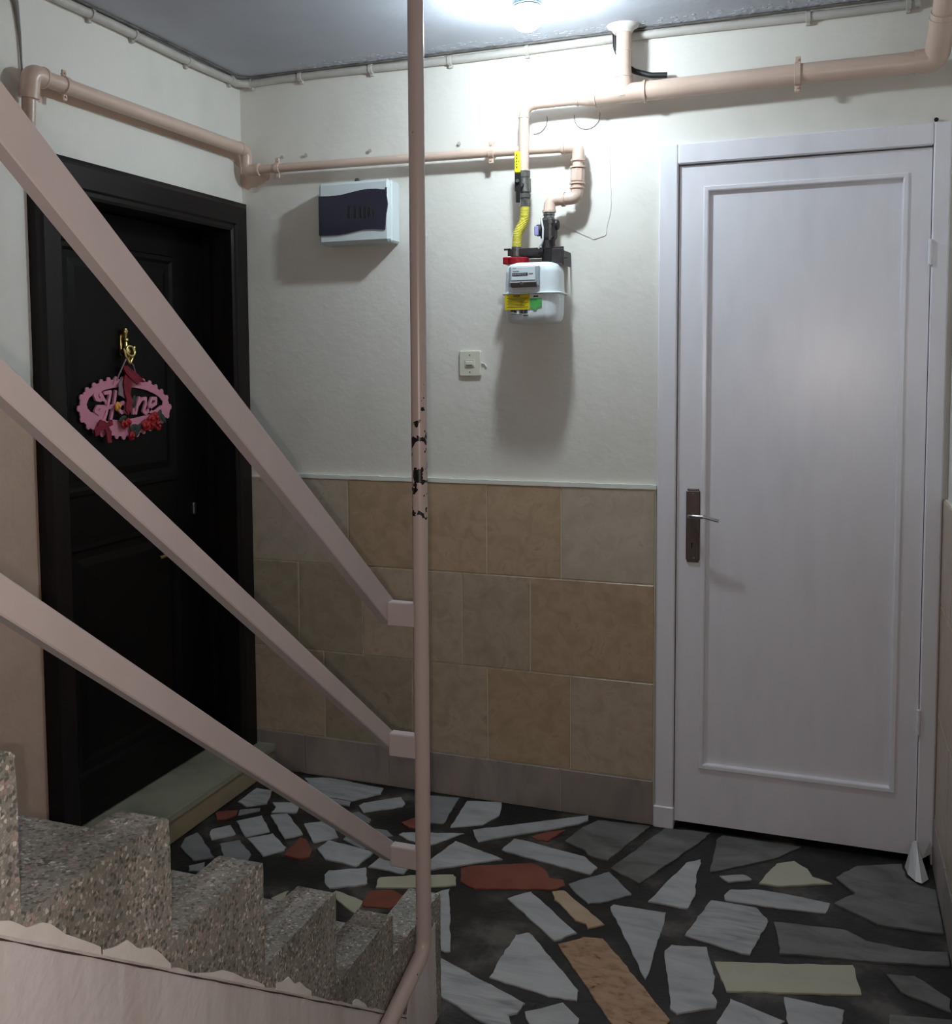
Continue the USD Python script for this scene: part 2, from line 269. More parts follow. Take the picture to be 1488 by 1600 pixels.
# ------------------------------------------------------------------ measured outlines (metres)
# floor pieces (x, y); sign on the left wall (y, z); fuse box window (x, z)
STONES=[('w',[(0.887,-0.266),(0.87,-0.045),(0.989,-0.011),(1.012,-0.122),(0.98,-0.208)]),
('w',[(0.962,-0.259),(1.291,-0.019),(1.299,-0.057),(1.272,-0.099),(1.005,-0.335)]),
('g',[(0.704,-0.052),(0.836,-0.031),(0.859,-0.245),(0.785,-0.264)]),
('w',[(0.75,-0.371),(0.761,-0.352),(0.943,-0.29),(0.875,-0.408),(0.799,-0.402)]),
('w',[(0.907,-0.506),(0.939,-0.355),(1.112,-0.421),(0.974,-0.53),(0.929,-0.564)]),
('w',[(1.092,-0.364),(1.107,-0.273),(1.137,-0.274),(1.347,-0.319),(1.395,-0.376),(1.385,-0.426)]),
('r',[(1.153,-0.238),(1.194,-0.184),(1.245,-0.149),(1.238,-0.175),(1.212,-0.253),(1.174,-0.257)]),
('d',[(1.262,-0.235),(1.295,-0.115),(1.333,-0.045),(1.499,-0.031),(1.414,-0.321),(1.35,-0.304),(1.334,-0.274)]),
('d',[(1.433,-0.368),(1.544,-0.031),(1.687,-0.009),(1.669,-0.079),(1.53,-0.428)]),
('r',[(1.013,-0.525),(1.03,-0.499),(1.204,-0.413),(1.254,-0.442),(1.277,-0.485),(1.318,-0.483),(1.329,-0.517),(1.308,-0.55),(1.09,-0.625),(1.039,-0.6)]),
('g',[(1.335,-0.502),(1.433,-0.388),(1.52,-0.501),(1.457,-0.566),(1.415,-0.593),(1.369,-0.551)]),
('w',[(1.571,-0.523),(1.64,-0.251),(1.679,-0.209),(1.683,-0.242),(1.678,-0.323),(1.689,-0.444),(1.678,-0.527)]),
('c',[(0.822,-0.721),(0.804,-0.662),(0.901,-0.609),(1.003,-0.566),(1.017,-0.578),(1.034,-0.625),(0.93,-0.68)]),
('w',[(0.914,-0.821),(0.954,-0.742),(1.021,-0.65),(1.137,-0.961),(1.122,-0.966),(1.047,-0.933),(0.947,-0.867)]),
('w',[(1.195,-0.646),(1.247,-0.585),(1.419,-0.758),(1.375,-0.818)]),
('b',[(1.302,-0.564),(1.336,-0.545),(1.417,-0.627),(1.482,-0.69),(1.444,-0.725),(1.434,-0.704),(1.402,-0.695),(1.322,-0.605)]),
('w',[(1.265,-1.036),(1.265,-0.937),(1.272,-0.824),(1.301,-0.8),(1.388,-0.9),(1.482,-1.011),(1.489,-1.053),(1.413,-1.059)]),
('m',[(1.092,-0.987),(1.108,-0.991),(1.211,-1.037),(1.375,-1.107),(1.369,-1.154),(1.352,-1.17),(1.367,-1.195),(1.364,-1.242),(1.149,-1.137)]),
('w',[(1.382,-1.141),(1.46,-1.075),(1.507,-1.122),(1.509,-1.164),(1.42,-1.209)]),
('t',[(1.384,-0.828),(1.441,-0.773),(1.491,-0.76),(1.705,-1.051),(1.683,-1.11),(1.599,-1.138)]),
('w',[(1.475,-0.588),(1.484,-0.574),(1.627,-0.566),(1.628,-0.68),(1.626,-0.913)]),
('w',[(1.65,-0.763),(1.663,-0.73),(1.748,-0.708),(1.764,-0.773),(1.783,-0.836),(1.784,-0.914),(1.798,-0.943),(1.796,-0.968),(1.715,-1.022),(1.702,-1.012)]),
('m',[(1.688,-0.668),(1.734,-0.456),(1.856,-0.452),(1.891,-0.517),(1.855,-0.705),(1.838,-0.707)]),
('d',[(1.713,-0.284),(1.71,-0.053),(1.725,-0.017),(1.969,-0.002),(1.892,-0.123),(1.774,-0.235)]),
('y',[(1.852,-0.309),(1.894,-0.163),(1.943,-0.124),(1.984,-0.17),(1.995,-0.211),(2.05,-0.235),(1.912,-0.305)]),
('w',[(1.74,-0.3),(1.811,-0.267),(1.834,-0.29),(1.771,-0.329)]),
('w',[(1.768,-0.414),(1.78,-0.373),(1.849,-0.345),(1.977,-0.348),(2.045,-0.358),(2.035,-0.419),(1.917,-0.434),(1.773,-0.442)]),
('d',[(1.906,-0.517),(2.05,-0.495),(2.089,-0.496),(2.132,-0.532),(2.248,-0.538),(2.336,-0.515),(2.329,-0.584),(2.129,-0.636),(1.994,-0.658),(1.928,-0.673)]),
('y',[(1.774,-0.77),(2.101,-0.665),(2.116,-0.793),(1.816,-0.89),(1.797,-0.839)]),
('w',[(1.806,-1.021),(1.828,-0.919),(1.949,-0.963),(1.934,-1.015),(1.814,-1.06)]),
('w',[(1.945,-0.862),(2.076,-0.867),(2.071,-0.963),(1.961,-1.004)]),
('d',[(2.06,-0.193),(2.121,-0.092),(2.243,-0.033),(2.254,-0.121),(2.283,-0.161),(2.358,-0.182),(2.338,-0.423),(2.168,-0.434),(2.055,-0.354),(2.112,-0.273)]),
('d',[(2.177,-0.678),(2.24,-0.663),(2.31,-0.733),(2.307,-0.792),(2.205,-0.747)]),
('d',[(2.174,-0.85),(2.307,-0.823),(2.303,-0.871),(2.175,-0.92)]),
('w',[(0.165,-0.57),(0.162,-0.555),(0.203,-0.502),(0.254,-0.554),(0.201,-0.617)]),
('w',[(0.204,-0.468),(0.261,-0.4),(0.348,-0.498),(0.292,-0.56)]),
('w',[(0.306,-0.567),(0.365,-0.508),(0.451,-0.583),(0.456,-0.6),(0.414,-0.66)]),
('w',[(0.286,-0.386),(0.337,-0.358),(0.46,-0.481),(0.418,-0.529)]),
('g',[(0.137,-0.696),(0.116,-0.641),(0.131,-0.587),(0.275,-0.719),(0.225,-0.76)]),
('g',[(0.242,-0.633),(0.285,-0.586),(0.375,-0.663),(0.387,-0.714),(0.327,-0.736)]),
('g',[(0.232,-0.793),(0.266,-0.755),(0.294,-0.805),(0.253,-0.82)]),
('w',[(0.242,-0.294),(0.326,-0.263),(0.35,-0.3),(0.36,-0.341),(0.282,-0.366),(0.272,-0.32)]),
('r',[(0.098,-0.429),(0.163,-0.389),(0.177,-0.426),(0.159,-0.468),(0.137,-0.485)]),
('g',[(0.167,-0.386),(0.227,-0.346),(0.236,-0.369),(0.184,-0.424)]),
('r',[(0.471,-0.631),(0.463,-0.502),(0.484,-0.509),(0.537,-0.571),(0.552,-0.615),(0.53,-0.637)]),
('m',[(0.126,-0.328),(0.128,-0.202),(0.189,-0.199),(0.23,-0.308),(0.176,-0.355)]),
('w',[(0.424,-0.406),(0.487,-0.358),(0.535,-0.405),(0.576,-0.46),(0.519,-0.523)]),
('w',[(0.548,-0.559),(0.559,-0.489),(0.726,-0.518),(0.713,-0.621),(0.604,-0.61)]),
('w',[(0.646,-0.702),(0.646,-0.675),(0.744,-0.619),(0.785,-0.702),(0.784,-0.715),(0.696,-0.77),(0.676,-0.755)]),
('w',[(0.75,-0.61),(0.756,-0.539),(0.869,-0.552),(0.865,-0.614)]),
('w',[(0.537,-0.213),(0.539,-0.186),(0.643,-0.094),(0.681,-0.142),(0.68,-0.169),(0.572,-0.257)]),
('g',[(0.523,-0.295),(0.558,-0.26),(0.62,-0.301),(0.627,-0.331)]),
('g',[(0.66,-0.359),(0.702,-0.359),(0.737,-0.392),(0.707,-0.419)]),
('g',[(0.594,-0.468),(0.598,-0.439),(0.694,-0.498),(0.686,-0.511)]),
('y',[(0.718,-0.795),(0.721,-0.776),(0.819,-0.805),(0.827,-0.877),(0.753,-0.83)]),
('r',[(0.816,-0.8),(0.815,-0.741),(0.866,-0.715),(0.933,-0.745),(0.907,-0.813),(0.83,-0.83)]),
('y',[(0.566,-0.876),(0.59,-0.825),(0.603,-0.874),(0.596,-0.906)]),
('r',[(0.725,-0.287),(0.757,-0.234),(0.805,-0.249),(0.787,-0.312),(0.76,-0.314)]),
('m',[(0.244,-0.06),(0.339,-0.025),(0.554,-0.047),(0.567,-0.094),(0.494,-0.185),(0.388,-0.188)]),
('m',[(0.246,-0.156),(0.242,-0.08),(0.381,-0.19),(0.497,-0.192),(0.506,-0.228),(0.334,-0.235)])]
SIGN_OUT = [(-0.8273,1.3913),(-0.8223,1.4124),(-0.8048,1.4359),(-0.7712,1.4484),(-0.7455,1.46),(-0.7197,1.465),(-0.6848,1.4712),(-0.6405,1.4732),(-0.6044,1.4712),(-0.5676,1.4697),(-0.5302,1.4656),(-0.4919,1.462),(-0.4581,1.4525),(-0.4338,1.4402),(-0.4092,1.4277),(-0.3844,1.412),(-0.3699,1.3905),(-0.3629,1.3721),(-0.3688,1.3573),(-0.3874,1.3461),(-0.4135,1.3339),(-0.4442,1.3222),(-0.5185,1.3059),(-0.5758,1.2951),(-0.6128,1.2952),(-0.6576,1.3018),(-0.7101,1.3079),(-0.7523,1.3188),(-0.781,1.3327),(-0.809,1.3504),(-0.8244,1.3699)]
HOLE_L = [(-0.7974,1.4035),(-0.785,1.4219),(-0.7679,1.4308),(-0.7553,1.4318),(-0.7508,1.4208),(-0.7393,1.4122),(-0.7096,1.4085),(-0.7058,1.3973),(-0.7274,1.3954),(-0.7487,1.3935),(-0.7609,1.3859),(-0.7623,1.3751),(-0.7788,1.3785),(-0.7927,1.3899)]
HOLE_T = [(-0.7121,1.4442),(-0.6683,1.4501),(-0.6325,1.4521),(-0.5778,1.45),(-0.5452,1.4472),(-0.493,1.4387),(-0.4494,1.4258),(-0.42,1.4131),(-0.4004,1.3976),(-0.4037,1.3798),(-0.4221,1.3656),(-0.4673,1.3588),(-0.5639,1.3489),(-0.6376,1.3455),(-0.6753,1.3503),(-0.6996,1.3446),(-0.7205,1.3594),(-0.707,1.3726),(-0.7103,1.392),(-0.6967,1.4052),(-0.7172,1.4279),(-0.7253,1.4391)]
LET0 = [(-0.7609,1.4306),(-0.7531,1.4168),(-0.7342,1.4134),(-0.7231,1.4226),(-0.7335,1.4284)]
LET1 = [(-0.7117,1.4346),(-0.6833,1.438),(-0.6935,1.4079),(-0.7059,1.3753),(-0.7178,1.3539),(-0.7267,1.3475)]
LET2 = [(-0.6573,1.4373),(-0.665,1.4069),(-0.6751,1.3795),(-0.6852,1.3522)]
LET3 = [(-0.7181,1.3923),(-0.7479,1.3935),(-0.7591,1.3804),(-0.7447,1.373),(-0.7315,1.3819),(-0.714,1.3867),(-0.67,1.3932)]
LET4 = [(-0.6203,1.4025),(-0.6387,1.3948),(-0.6439,1.381),(-0.6309,1.3706),(-0.6102,1.3739),(-0.6004,1.3876),(-0.6203,1.4025)]
LET5 = [(-0.5968,1.3676),(-0.5858,1.4041),(-0.5693,1.4093),(-0.569,1.3664)]
LET6 = [(-0.5361,1.4139),(-0.5563,1.3658)]
LET7 = [(-0.5443,1.3912),(-0.5219,1.4106),(-0.5002,1.4113),(-0.5011,1.3924),(-0.5142,1.3697),(-0.5025,1.3619),(-0.48,1.3741)]
LET8 = [(-0.4797,1.3799),(-0.4445,1.3932),(-0.4437,1.4095),(-0.466,1.4102),(-0.4818,1.3888),(-0.4779,1.3666),(-0.4534,1.3626),(-0.4253,1.3747),(-0.4098,1.3801)]
KNOCK = [(-0.6124,1.6383),(-0.6045,1.6133),(-0.6099,1.5964),(-0.5974,1.5713),(-0.6314,1.5709),(-0.6064,1.5262),(-0.5634,1.5602),(-0.5808,1.5827)]
BOWP = [(-0.6264,1.5177),(-0.6082,1.5176),(-0.5355,1.4771),(-0.5216,1.4668),(-0.5548,1.4688),(-0.5599,1.4604),(-0.6006,1.4837),(-0.6269,1.5065)]
TAIL = [(-0.6186,1.4896),(-0.5879,1.4609),(-0.5984,1.4329),(-0.5859,1.4042),(-0.6062,1.3653),(-0.6239,1.3774),(-0.6132,1.4108),(-0.6235,1.4336),(-0.6288,1.4673)]
NET = [(-0.648,1.4621),(-0.6247,1.4785),(-0.6127,1.4445),(-0.614,1.4164),(-0.6496,1.4287)]
BOW2 = [(-0.7475,1.3514),(-0.7306,1.3464),(-0.7181,1.3375),(-0.6937,1.3486),(-0.6899,1.3359),(-0.7142,1.3304),(-0.6997,1.3144),(-0.6991,1.2811),(-0.7165,1.2823),(-0.7195,1.3101),(-0.7316,1.3273),(-0.749,1.3201),(-0.7581,1.3071),(-0.775,1.3055),(-0.7763,1.3218),(-0.7611,1.3317)]
FLO = [(-0.6634,1.3916),(-0.4906,1.3425),(-0.4658,1.3471),(-0.4618,1.3263),(-0.4916,1.3221),(-0.5206,1.3237),(-0.4522,1.3169),(-0.614,1.3374),(-0.6324,1.3328),(-0.5976,1.2939)]
LEAF = [(-0.575,1.321),(-0.5568,1.3085),(-0.5848,1.3102),(-0.542,1.3191),(-0.4327,1.3514),(-0.4129,1.3415),(-0.6335,1.3497),(-0.5711,1.4036)]
RIBB = [(-0.6653,1.4736),(-0.6555,1.4929),(-0.6374,1.4954)]
WINDOW = [(0.3566,2.0976),(0.4001,2.0959),(0.4427,2.0963),(0.4883,2.1033),(0.5205,2.1083),(0.5462,2.1103),(0.578,2.1093),(0.6111,2.1036),(0.6156,2.0861),(0.6199,2.0572),(0.6141,2.0204),(0.6094,1.9705),(0.5634,1.975),(0.525,1.9751),(0.4732,1.9663),(0.434,1.9617),(0.3565,1.9629)]
BREAK = [(0.4714,2.0581),(0.4837,2.0167),(0.4956,2.0565),(0.5063,2.0153),(0.5165,2.0552),(0.5272,2.0141),(0.5326,2.0542),(0.5448,2.013),(0.5469,2.0504),(0.5592,2.0179),(0.5643,2.0407),(0.5735,2.0113)]
LET = [LET0,LET1,LET2,LET3,LET4,LET5,LET6,LET7,LET8]
# ------------------------------------------------------------------ the setting
CEIL = 2.553; RX = 2.345; NY = -1.11          # ceiling height, right wall, corner of the left wall towards the stairwell
def setting(name, label, cat): return thing(name, label, cat, kind='structure')
def slab_tiles(parent, cols, z0, z1, mats, y=0.0, t=0.013, gap=.0035, name='tile', skew=.0):
    """a course of tiles on the back wall"""
    for a, b, m in zip(cols, cols[1:], mats):
        part(parent, name, box(a + gap / 2, b - gap / 2, y, y - t - rng.uniform(0, .0012), z0 + gap / 2, z1 - gap / 2, .0018), m)

w = setting('wall_back', 'cream plastered back wall with tiled lower part, behind the gas pipes', 'wall')
part(w, 'plaster', cat_([box(-.25, 1.512, 0, .15, 0, CEIL), box(1.512, 2.325, 0, .15, 2.165, CEIL), box(2.325, 2.50, 0, .15, 0, CEIL)]), 'wall_paint')
part(w, 'grout', box(.002, 1.505, 0, -.0095, .0, 1.107), 'grout_light')
T, B, P, G = 'tile_tan', 'tile_beige', 'tile_pale', 'tile_green'
slab_tiles(w, [.006, .418, .688, .937, 1.196, 1.5035], .797, 1.107, [P, T, T, T, P])
slab_tiles(w, [.006, .213, .470, .847, 1.090, 1.5035], .473, .797, [G, G, B, B, T])
slab_tiles(w, [.006, .312, .659, .938, 1.228, 1.5035], .150, .473, [B, G, B, T, B])
slab_tiles(w, [.006, .227, .564, .894, 1.194, 1.5035], .002, .150, ['skirting_marble'] * 5, name='skirting_tile', t=.015)
part(w, 'paint_smear', on_back(ragged([(.003, 2.235), (.003, 2.168), (.02, 2.158), (.062, 2.166), (.108, 2.186), (.12, 2.21)], .002, .015, 78), 0, .0012), 'pipe_paint', 'beige paint smeared on the wall at the pipe corner')
g = np.random.default_rng(3)
xs = np.linspace(.2, 1.507, 60); up = 1.1215 + g.uniform(-.0015, .0015, 60); dn = 1.1075 + g.uniform(-.001, .001, 60)
part(w, 'capping_strip', on_back(Polygon(list(zip(xs, up)) + list(zip(xs[::-1], dn[::-1]))), 0, .016), 'strip_white', 'uneven white plaster line along the top of the tiles')
part(w, 'plaster_patch', on_back(ragged([(1.19, 2.262), (1.335, 2.262), (1.345, 2.02), (1.33, 1.93), (1.30, 1.925), (1.19, 1.98)], .002, .02, 5).buffer(.012), 0, .0022), 'wall_paint')

w = setting('wall_left', 'plastered left wall around the black door, with a beige painted lower part beside the stairs', 'wall')
part(w, 'plaster', cat_([box(-.20, 0, NY, 0.0, 2.095, CEIL), box(-.20, -.14, NY + .02, 0.0, 0, 2.095), box(-.20, 0, -4.5, NY, 0, CEIL)]), 'wall_paint')
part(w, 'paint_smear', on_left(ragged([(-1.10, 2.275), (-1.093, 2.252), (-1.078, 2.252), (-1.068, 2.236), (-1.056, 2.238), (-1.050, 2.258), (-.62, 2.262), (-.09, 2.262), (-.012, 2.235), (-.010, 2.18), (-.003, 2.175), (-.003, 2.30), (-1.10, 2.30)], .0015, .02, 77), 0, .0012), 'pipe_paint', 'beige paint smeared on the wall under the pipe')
part(w, 'painted_dado', on_left(Polygon([(NY, 0), (NY, 1.405), (-2.6, 1.405 + .68 * 1.49), (-4.4, 1.405 + .68 * 1.49), (-4.4, 0)]), 0, .0015), 'dado_paint')
w = setting('wall_right', 'right wall seen as a thin strip beside the white door frame, tiled below', 'wall')
part(w, 'plaster', box(RX, RX + .15, -4.5, .15, 0, CEIL), 'wall_paint')
part(w, 'grout', box(RX - .008, RX + .01, -4.4, -.003, 0, 1.107), 'grout_light')
for k, (z0, z1, off) in enumerate(((.797, 1.107, 0), (.473, .797, .17), (.15, .473, .05))):
    ys = [-.004] + [-.30 - off - .33 * i for i in range(4)]
    for a, b in zip(ys, ys[1:]):
        part(w, 'tile', box(RX - .013, RX, b + .002, a - .002, z0 + .002, z1 - .002, .0018), (B, T, B)[k])
for a, b in ((-.004, -.35), (-.35, -.75), (-.75, -1.2)):
    part(w, 'skirting_tile', box(RX - .016, RX, b + .002, a - .002, .002, .148, .0018), 'skirting_marble')
c = setting('ceiling', 'blue-grey painted ceiling with rough patches along its edge', 'ceiling')
part(c, 'plaster', box(-.2, RX + .15, -2.3, .15, CEIL, CEIL + .15), 'ceiling_paint')
g = np.random.default_rng(11)
def crust(n, x0, x1, y0, y1, s):
    ms = []
    for i in range(n):
        x, y = g.uniform(x0, x1), y0 + (y1 - y0) * g.random() ** 1.6
        m = trimesh.creation.icosphere(subdivisions=1, radius=1.0); m.vertices *= 1 + g.uniform(-.25, .25, (len(m.vertices), 1))
        m.apply_scale([g.uniform(.4, 1.2) * s, g.uniform(.4, 1) * s, .0012]); m.apply_translation([x, y, CEIL]); ms.append(m)
    return cat_(ms)
part(c, 'flaking_plaster', crust(420, .25, 2.25, -.012, -.10, .010), 'ceiling_paint', 'flaking plaster along the ceiling edge', kind='stuff')

# the floor: broken marble slabs set in dark mortar, each slab its own piece
f = setting('floor', 'floor of broken marble pieces set in dark mortar', 'floor')
part(f, 'mortar', box(-.2, RX + .15, -4.65, .30, -.10, 0.0), 'floor_mortar')
SM = dict(w='stone_white', g='stone_grey', m='stone_veined', d='stone_dirty', y='stone_cream', c='stone_cream', b='stone_beige', r='stone_red', t='stone_travertine')
done = []
def lay(poly, m, h):
    global done
    for q in done:
        if poly.intersects(q): poly = poly.difference(q.buffer(.004))
    if poly.geom_type != 'Polygon': poly = max(poly.geoms, key=lambda s: s.area)
    poly = poly.intersection(sbox(.105, -3.4, RX - .02, -.017))
    if poly.is_empty or poly.area < 4e-4: return
    if poly.geom_type != 'Polygon': poly = max(poly.geoms, key=lambda s: s.area)
    done.append(poly)
    base = extrude(poly.simplify(.0006), h - .0007); top = poly.buffer(-.0014).simplify(.0006)
    ms = [base] + ([extrude(top, h)] if not top.is_empty else [])
    part(f, 'stone', cat_(ms), m)
for i, (k, pts) in enumerate(STONES):
    lay(ragged(pts, .0022, .022, 100 + i), SM[k], .0035 + .0018 * ((i * 37) % 10) / 10)
g = np.random.default_rng(21); tries = 0
extra = [(x, y) for y in np.arange(-1.42, -2.3, -.24) for x in np.arange(1.40, 2.3, .26)]
for i, (x, y) in enumerate(extra):                  # the same paving where it goes on below the picture's lower edge
    a0 = g.uniform(0, 6.28); n = int(g.integers(4, 7)); rr = g.uniform(.075, .135)
    pts = [(x + g.uniform(-.03, .03) + rr * g.uniform(.75, 1.15) * math.cos(a0 + 6.283 * j / n), y + g.uniform(-.03, .03) + .85 * rr * g.uniform(.75, 1.15) * math.sin(a0 + 6.283 * j / n)) for j in range(n)]
    q = Polygon(pts).convex_hull
    if all(not q.intersects(d) for d in done): lay(ragged(list(q.exterior.coords)[:-1], .002, .025, 300 + i), SM['wwgmdy'[i % 6]], .004)

# raised marble step in front of the black door
d = thing('doorstep', 'low marble step under the black door, greenish top with a beige face', 'step')
DS = lambda x1: Polygon([(-.12, -1.104), (.001, -1.104), (.001, -1.215), (x1, -1.215), (x1, -.016), (-.12, -.016)])
part(d, 'tread_slab', cat_([extrude(DS(.104), .0200).apply_translation([0, 0, .078]), extrude(DS(.1025), .022).apply_translation([0, 0, .078])]), 'sill_marble')
part(d, 'riser_slab', extrude(DS(.098), .073).apply_translation([0, 0, .004]), 'sill_riser')

# ------------------------------------------------------------------ white door
d = thing('door_1', 'white painted panel door in a white frame, right half of the picture', 'door', kind='structure')
FY = -.020
def prism_x(prof, x0, x1):   # profile (y, z) drawn along x
    return frame_to(extrude(Polygon(prof), x1 - x0), (x0, 0, 0), Y_, Z_, X_)
part(d, 'jamb', box(1.510, 1.568, FY, .10, .070, 2.190, .004), 'white_gloss')
part(d, 'jamb', box(2.284, 2.330, FY, .10, .060, 2.190, .004), 'white_gloss')
part(d, 'head', box(1.568, 2.284, FY, .10, 2.127, 2.190, .004), 'white_gloss')
part(d, 'foot_block', box(1.506, 1.570, FY - .006, .10, .0, .073, .003), 'white_gloss')
LY = -.004                                             # face of the leaf
lx0, lx1, lz0, lz1 = 1.5705, 2.2822, .024, 2.123; px0, px1, pz0, pz1 = 1.645, 2.222, .208, 2.056; mw = .025
part(d, 'stile', box(lx0, px0, LY, .036, lz0, lz1), 'white_gloss')
part(d, 'stile', box(px1, lx1, LY, .036, lz0, lz1), 'white_gloss')
part(d, 'rail', box(px0, px1, LY, .036, pz1, lz1), 'white_gloss')
part(d, 'rail', box(px0, px1, LY, .036, lz0, pz0), 'white_gloss')
part(d, 'panel', box(px0 + .005, px1 - .005, LY + .012, .030, pz0 + .005, pz1 - .005), 'white_gloss')
def moulding():
    # ovolo-like bead running round the panel: outer lip proud of the stiles, inner edge dropping to the panel
    prof = [(0, LY + .001), (0, LY - .003), (.002, LY - .004), (.0115, LY - .003), (.0145, LY - .001), (.0165, LY + .013)]
    loops = []
    for o, y in prof:
        loops.append([(px0 + o, y, pz0 + o), (px1 - o, y, pz0 + o), (px1 - o, y, pz1 - o), (px0 + o, y, pz1 - o)])
    V = np.array(loops).reshape(-1, 3); F = []
    for i in range(len(prof) - 1):
        for j in range(4):
            a, b = i * 4 + j, i * 4 + (j + 1) % 4
            F += [[a, b, b + 4], [a, b + 4, a + 4]]
    F = np.array(F); m = trimesh.Trimesh(V, F, process=False)
    if m.face_normals[:, 1].mean() > 0: m.invert()
    return m
part(d, 'panel_moulding', moulding(), 'white_gloss')
for z0, z1 in ((1.786, 1.86), (.40, .478)):
    hp = part(d, 'hinge', cyl(.006, (2.2815, FY - .001, z0), (2.2815, FY - .001, z1), 12, .002), 'white_gloss')
hd = part(d, 'handle_plate', cat_([box(1.600, 1.643, LY, LY - .006, .885, 1.108, .003), box(1.603, 1.640, LY, LY - .005, .878, 1.114, .003)]), 'bronze', 'dark bronze door handle plate', smooth=False)
part(hd, 'screw', cyl(.0035, (1.622, LY - .005, 1.098), (1.622, LY - .0075, 1.098), 10), 'steel_worn')
part(hd, 'screw', cyl(.0035, (1.625, LY - .005, .893), (1.625, LY - .0075, .893), 10), 'steel_worn')
part(hd, 'keyhole', cat_([cyl(.0035, (1.619, LY - .0055, .938), (1.619, LY - .0068, .938), 10), box(1.617, 1.621, LY - .0055, LY - .0068, .924, .938)]), 'ink')
lev = bend([(1.614, LY - .004, 1.029), (1.614, LY - .045, 1.030), (1.66, LY - .050, 1.031), (1.705, LY - .050, 1.020)], .02, 8)
part(hd, 'lever', tube(lev, np.interp(np.arange(len(lev)), [0, len(lev) - 1], [.0075, .0048]), 14), 'steel', 'steel door lever', smooth=40)
part(d, 'threshold_void', box(1.568, 2.284, .115, .13, 0, 2.19), 'dark_void')

# ------------------------------------------------------------------ black door
DX = -.105                                              # face of the leaf
d = thing('door_2', 'black entrance door with moulded casing in the left wall', 'door', kind='structure')
def casing_prof():          # (distance from the opening outwards, x height)
    return [(0, -.06), (0, .020), (.008, .026), (.02, .026), (.026, .033), (.085, .035), (.094, .029), (.105, .024), (.108, 0), (.108, -.01), (.03, -.06)]
oy0, oy1, oz1 = -1.020, -.118, 1.998                    # clear opening
def casing(kind):
    P = casing_prof(); V, F = [], []; ends = []
    for o, x in P:
        if kind == 'near': a, b = (x, oy0 - o, .10), (x, oy0 - o, oz1 + o)
        elif kind == 'far': a, b = (x, oy1 + o, .10), (x, oy1 + o, oz1 + o)
        else: a, b = (x, oy0 - o, oz1 + o), (x, oy1 + o, oz1 + o)
        V += [a, b]
    n = len(P)
    for i in range(n):
        j = (i + 1) % n; F += [[2 * i, 2 * j, 2 * j + 1], [2 * i, 2 * j + 1, 2 * i + 1]]
    for k in (0, 1):
        c = len(V); V.append(tuple(np.mean([V[2 * i + k] for i in range(n)], axis=0)))
        for i in range(n): F.append([c, 2 * i + k, 2 * ((i + 1) % n) + k])
    m = trimesh.Trimesh(V, F, process=False); trimesh.repair.fix_normals(m); return m
part(d, 'casing', casing('near'), 'door_black'); part(d, 'casing', casing('far'), 'door_black'); part(d, 'casing_head', casing('head'), 'door_black')
part(d, 'jamb', cat_([box(-.125, -.03, oy1 + .004, oy1 + .02, .10, oz1 + .02), box(-.125, -.03, oy0 - .02, oy0 - .004, .10, oz1 + .02), box(-.125, -.03, oy0 - .02, oy1 + .02, oz1 + .004, oz1 + .02)]), 'door_black')
leaf = part(d, 'leaf', box(DX - .03, DX, oy0, oy1, .104, oz1, .002), 'leaf_black')
def raised_panel(y0, y1, z0, z1):
    lv = [(0, 0.0), (.006, .010), (.020, .011), (.030, .003), (.050, .002), (.075, .008), (.080, .008)]
    V, F = [], []
    for o, x in lv: V += [(DX + x, y0 + o, z0 + o), (DX + x, y1 - o, z0 + o), (DX + x, y1 - o, z1 - o), (DX + x, y0 + o, z1 - o)]
    for i in range(len(lv) - 1):
        for j in range(4):
            a, b = i * 4 + j, i * 4 + (j + 1) % 4; F += [[a, b, b + 4], [a, b + 4, a + 4]]
    e = (len(lv) - 1) * 4; F += [[e, e + 1, e + 2], [e, e + 2, e + 3]]
    m = trimesh.Trimesh(V, F, process=False)
    if m.face_normals[:, 0].mean() < 0: m.invert()
    return m
for z0, z1 in ((1.12, 1.895), (.24, .98)):
    part(d, 'raised_panel', raised_panel(-.90, -.30, z0, z1), 'leaf_black')
# door furniture
k = part(d, 'lock_cylinder', cat_([loft_rr(0, 0, [(0, .009, .022, .008), (.004, .009, .022, .008), (.006, .007, .020, .007)])]).copy().apply_transform(np.array([[0, 0, 1, DX], [1, 0, 0, -.206], [0, 1, 0, 1.006], [0, 0, 0, 1.0]])), 'steel', 'steel lock cylinder', smooth=40)
hb = part(d, 'handle', cat_([cyl(.018, (DX, -.385, .874), (DX + .008, -.385, .874), 20, .002), cyl(.008, (DX, -.385, .874), (DX + .045, -.385, .874), 14)]), 'bronze', smooth=40)
part(hb, 'lever', tube(bend([(DX + .042, -.385, .874), (DX + .046, -.43, .880), (DX + .044, -.485, .876)], .03), .0075, 12), 'brass', 'polished brass lever tip', smooth=40)
kn = part(d, 'knocker', cat_([lathe([(0, 0), (.0075, .002), (.010, .010), (.0075, .018), (.006, .03), (.011, .034), (.012, .040), (.007, .044), (.011, .060), (.017, .075), (.016, .083), (.007, .090), (0, .091)], 20).apply_transform(trimesh.transformations.rotation_matrix(math.pi, [1, 0, 0])).apply_translation([DX + .022, -.606, 1.640]),
     box(DX, DX + .014, -.616, -.596, 1.55, 1.62, .004)]), 'brass', 'gilt door knocker above the hanging sign', smooth=50)
ring = trimesh.creation.torus(.0165, .005, major_sections=28, minor_sections=10)
part(kn, 'ring', aim(ring, (1, -.2, .25), (DX + .036, -.600, 1.566)), 'brass', smooth=True)
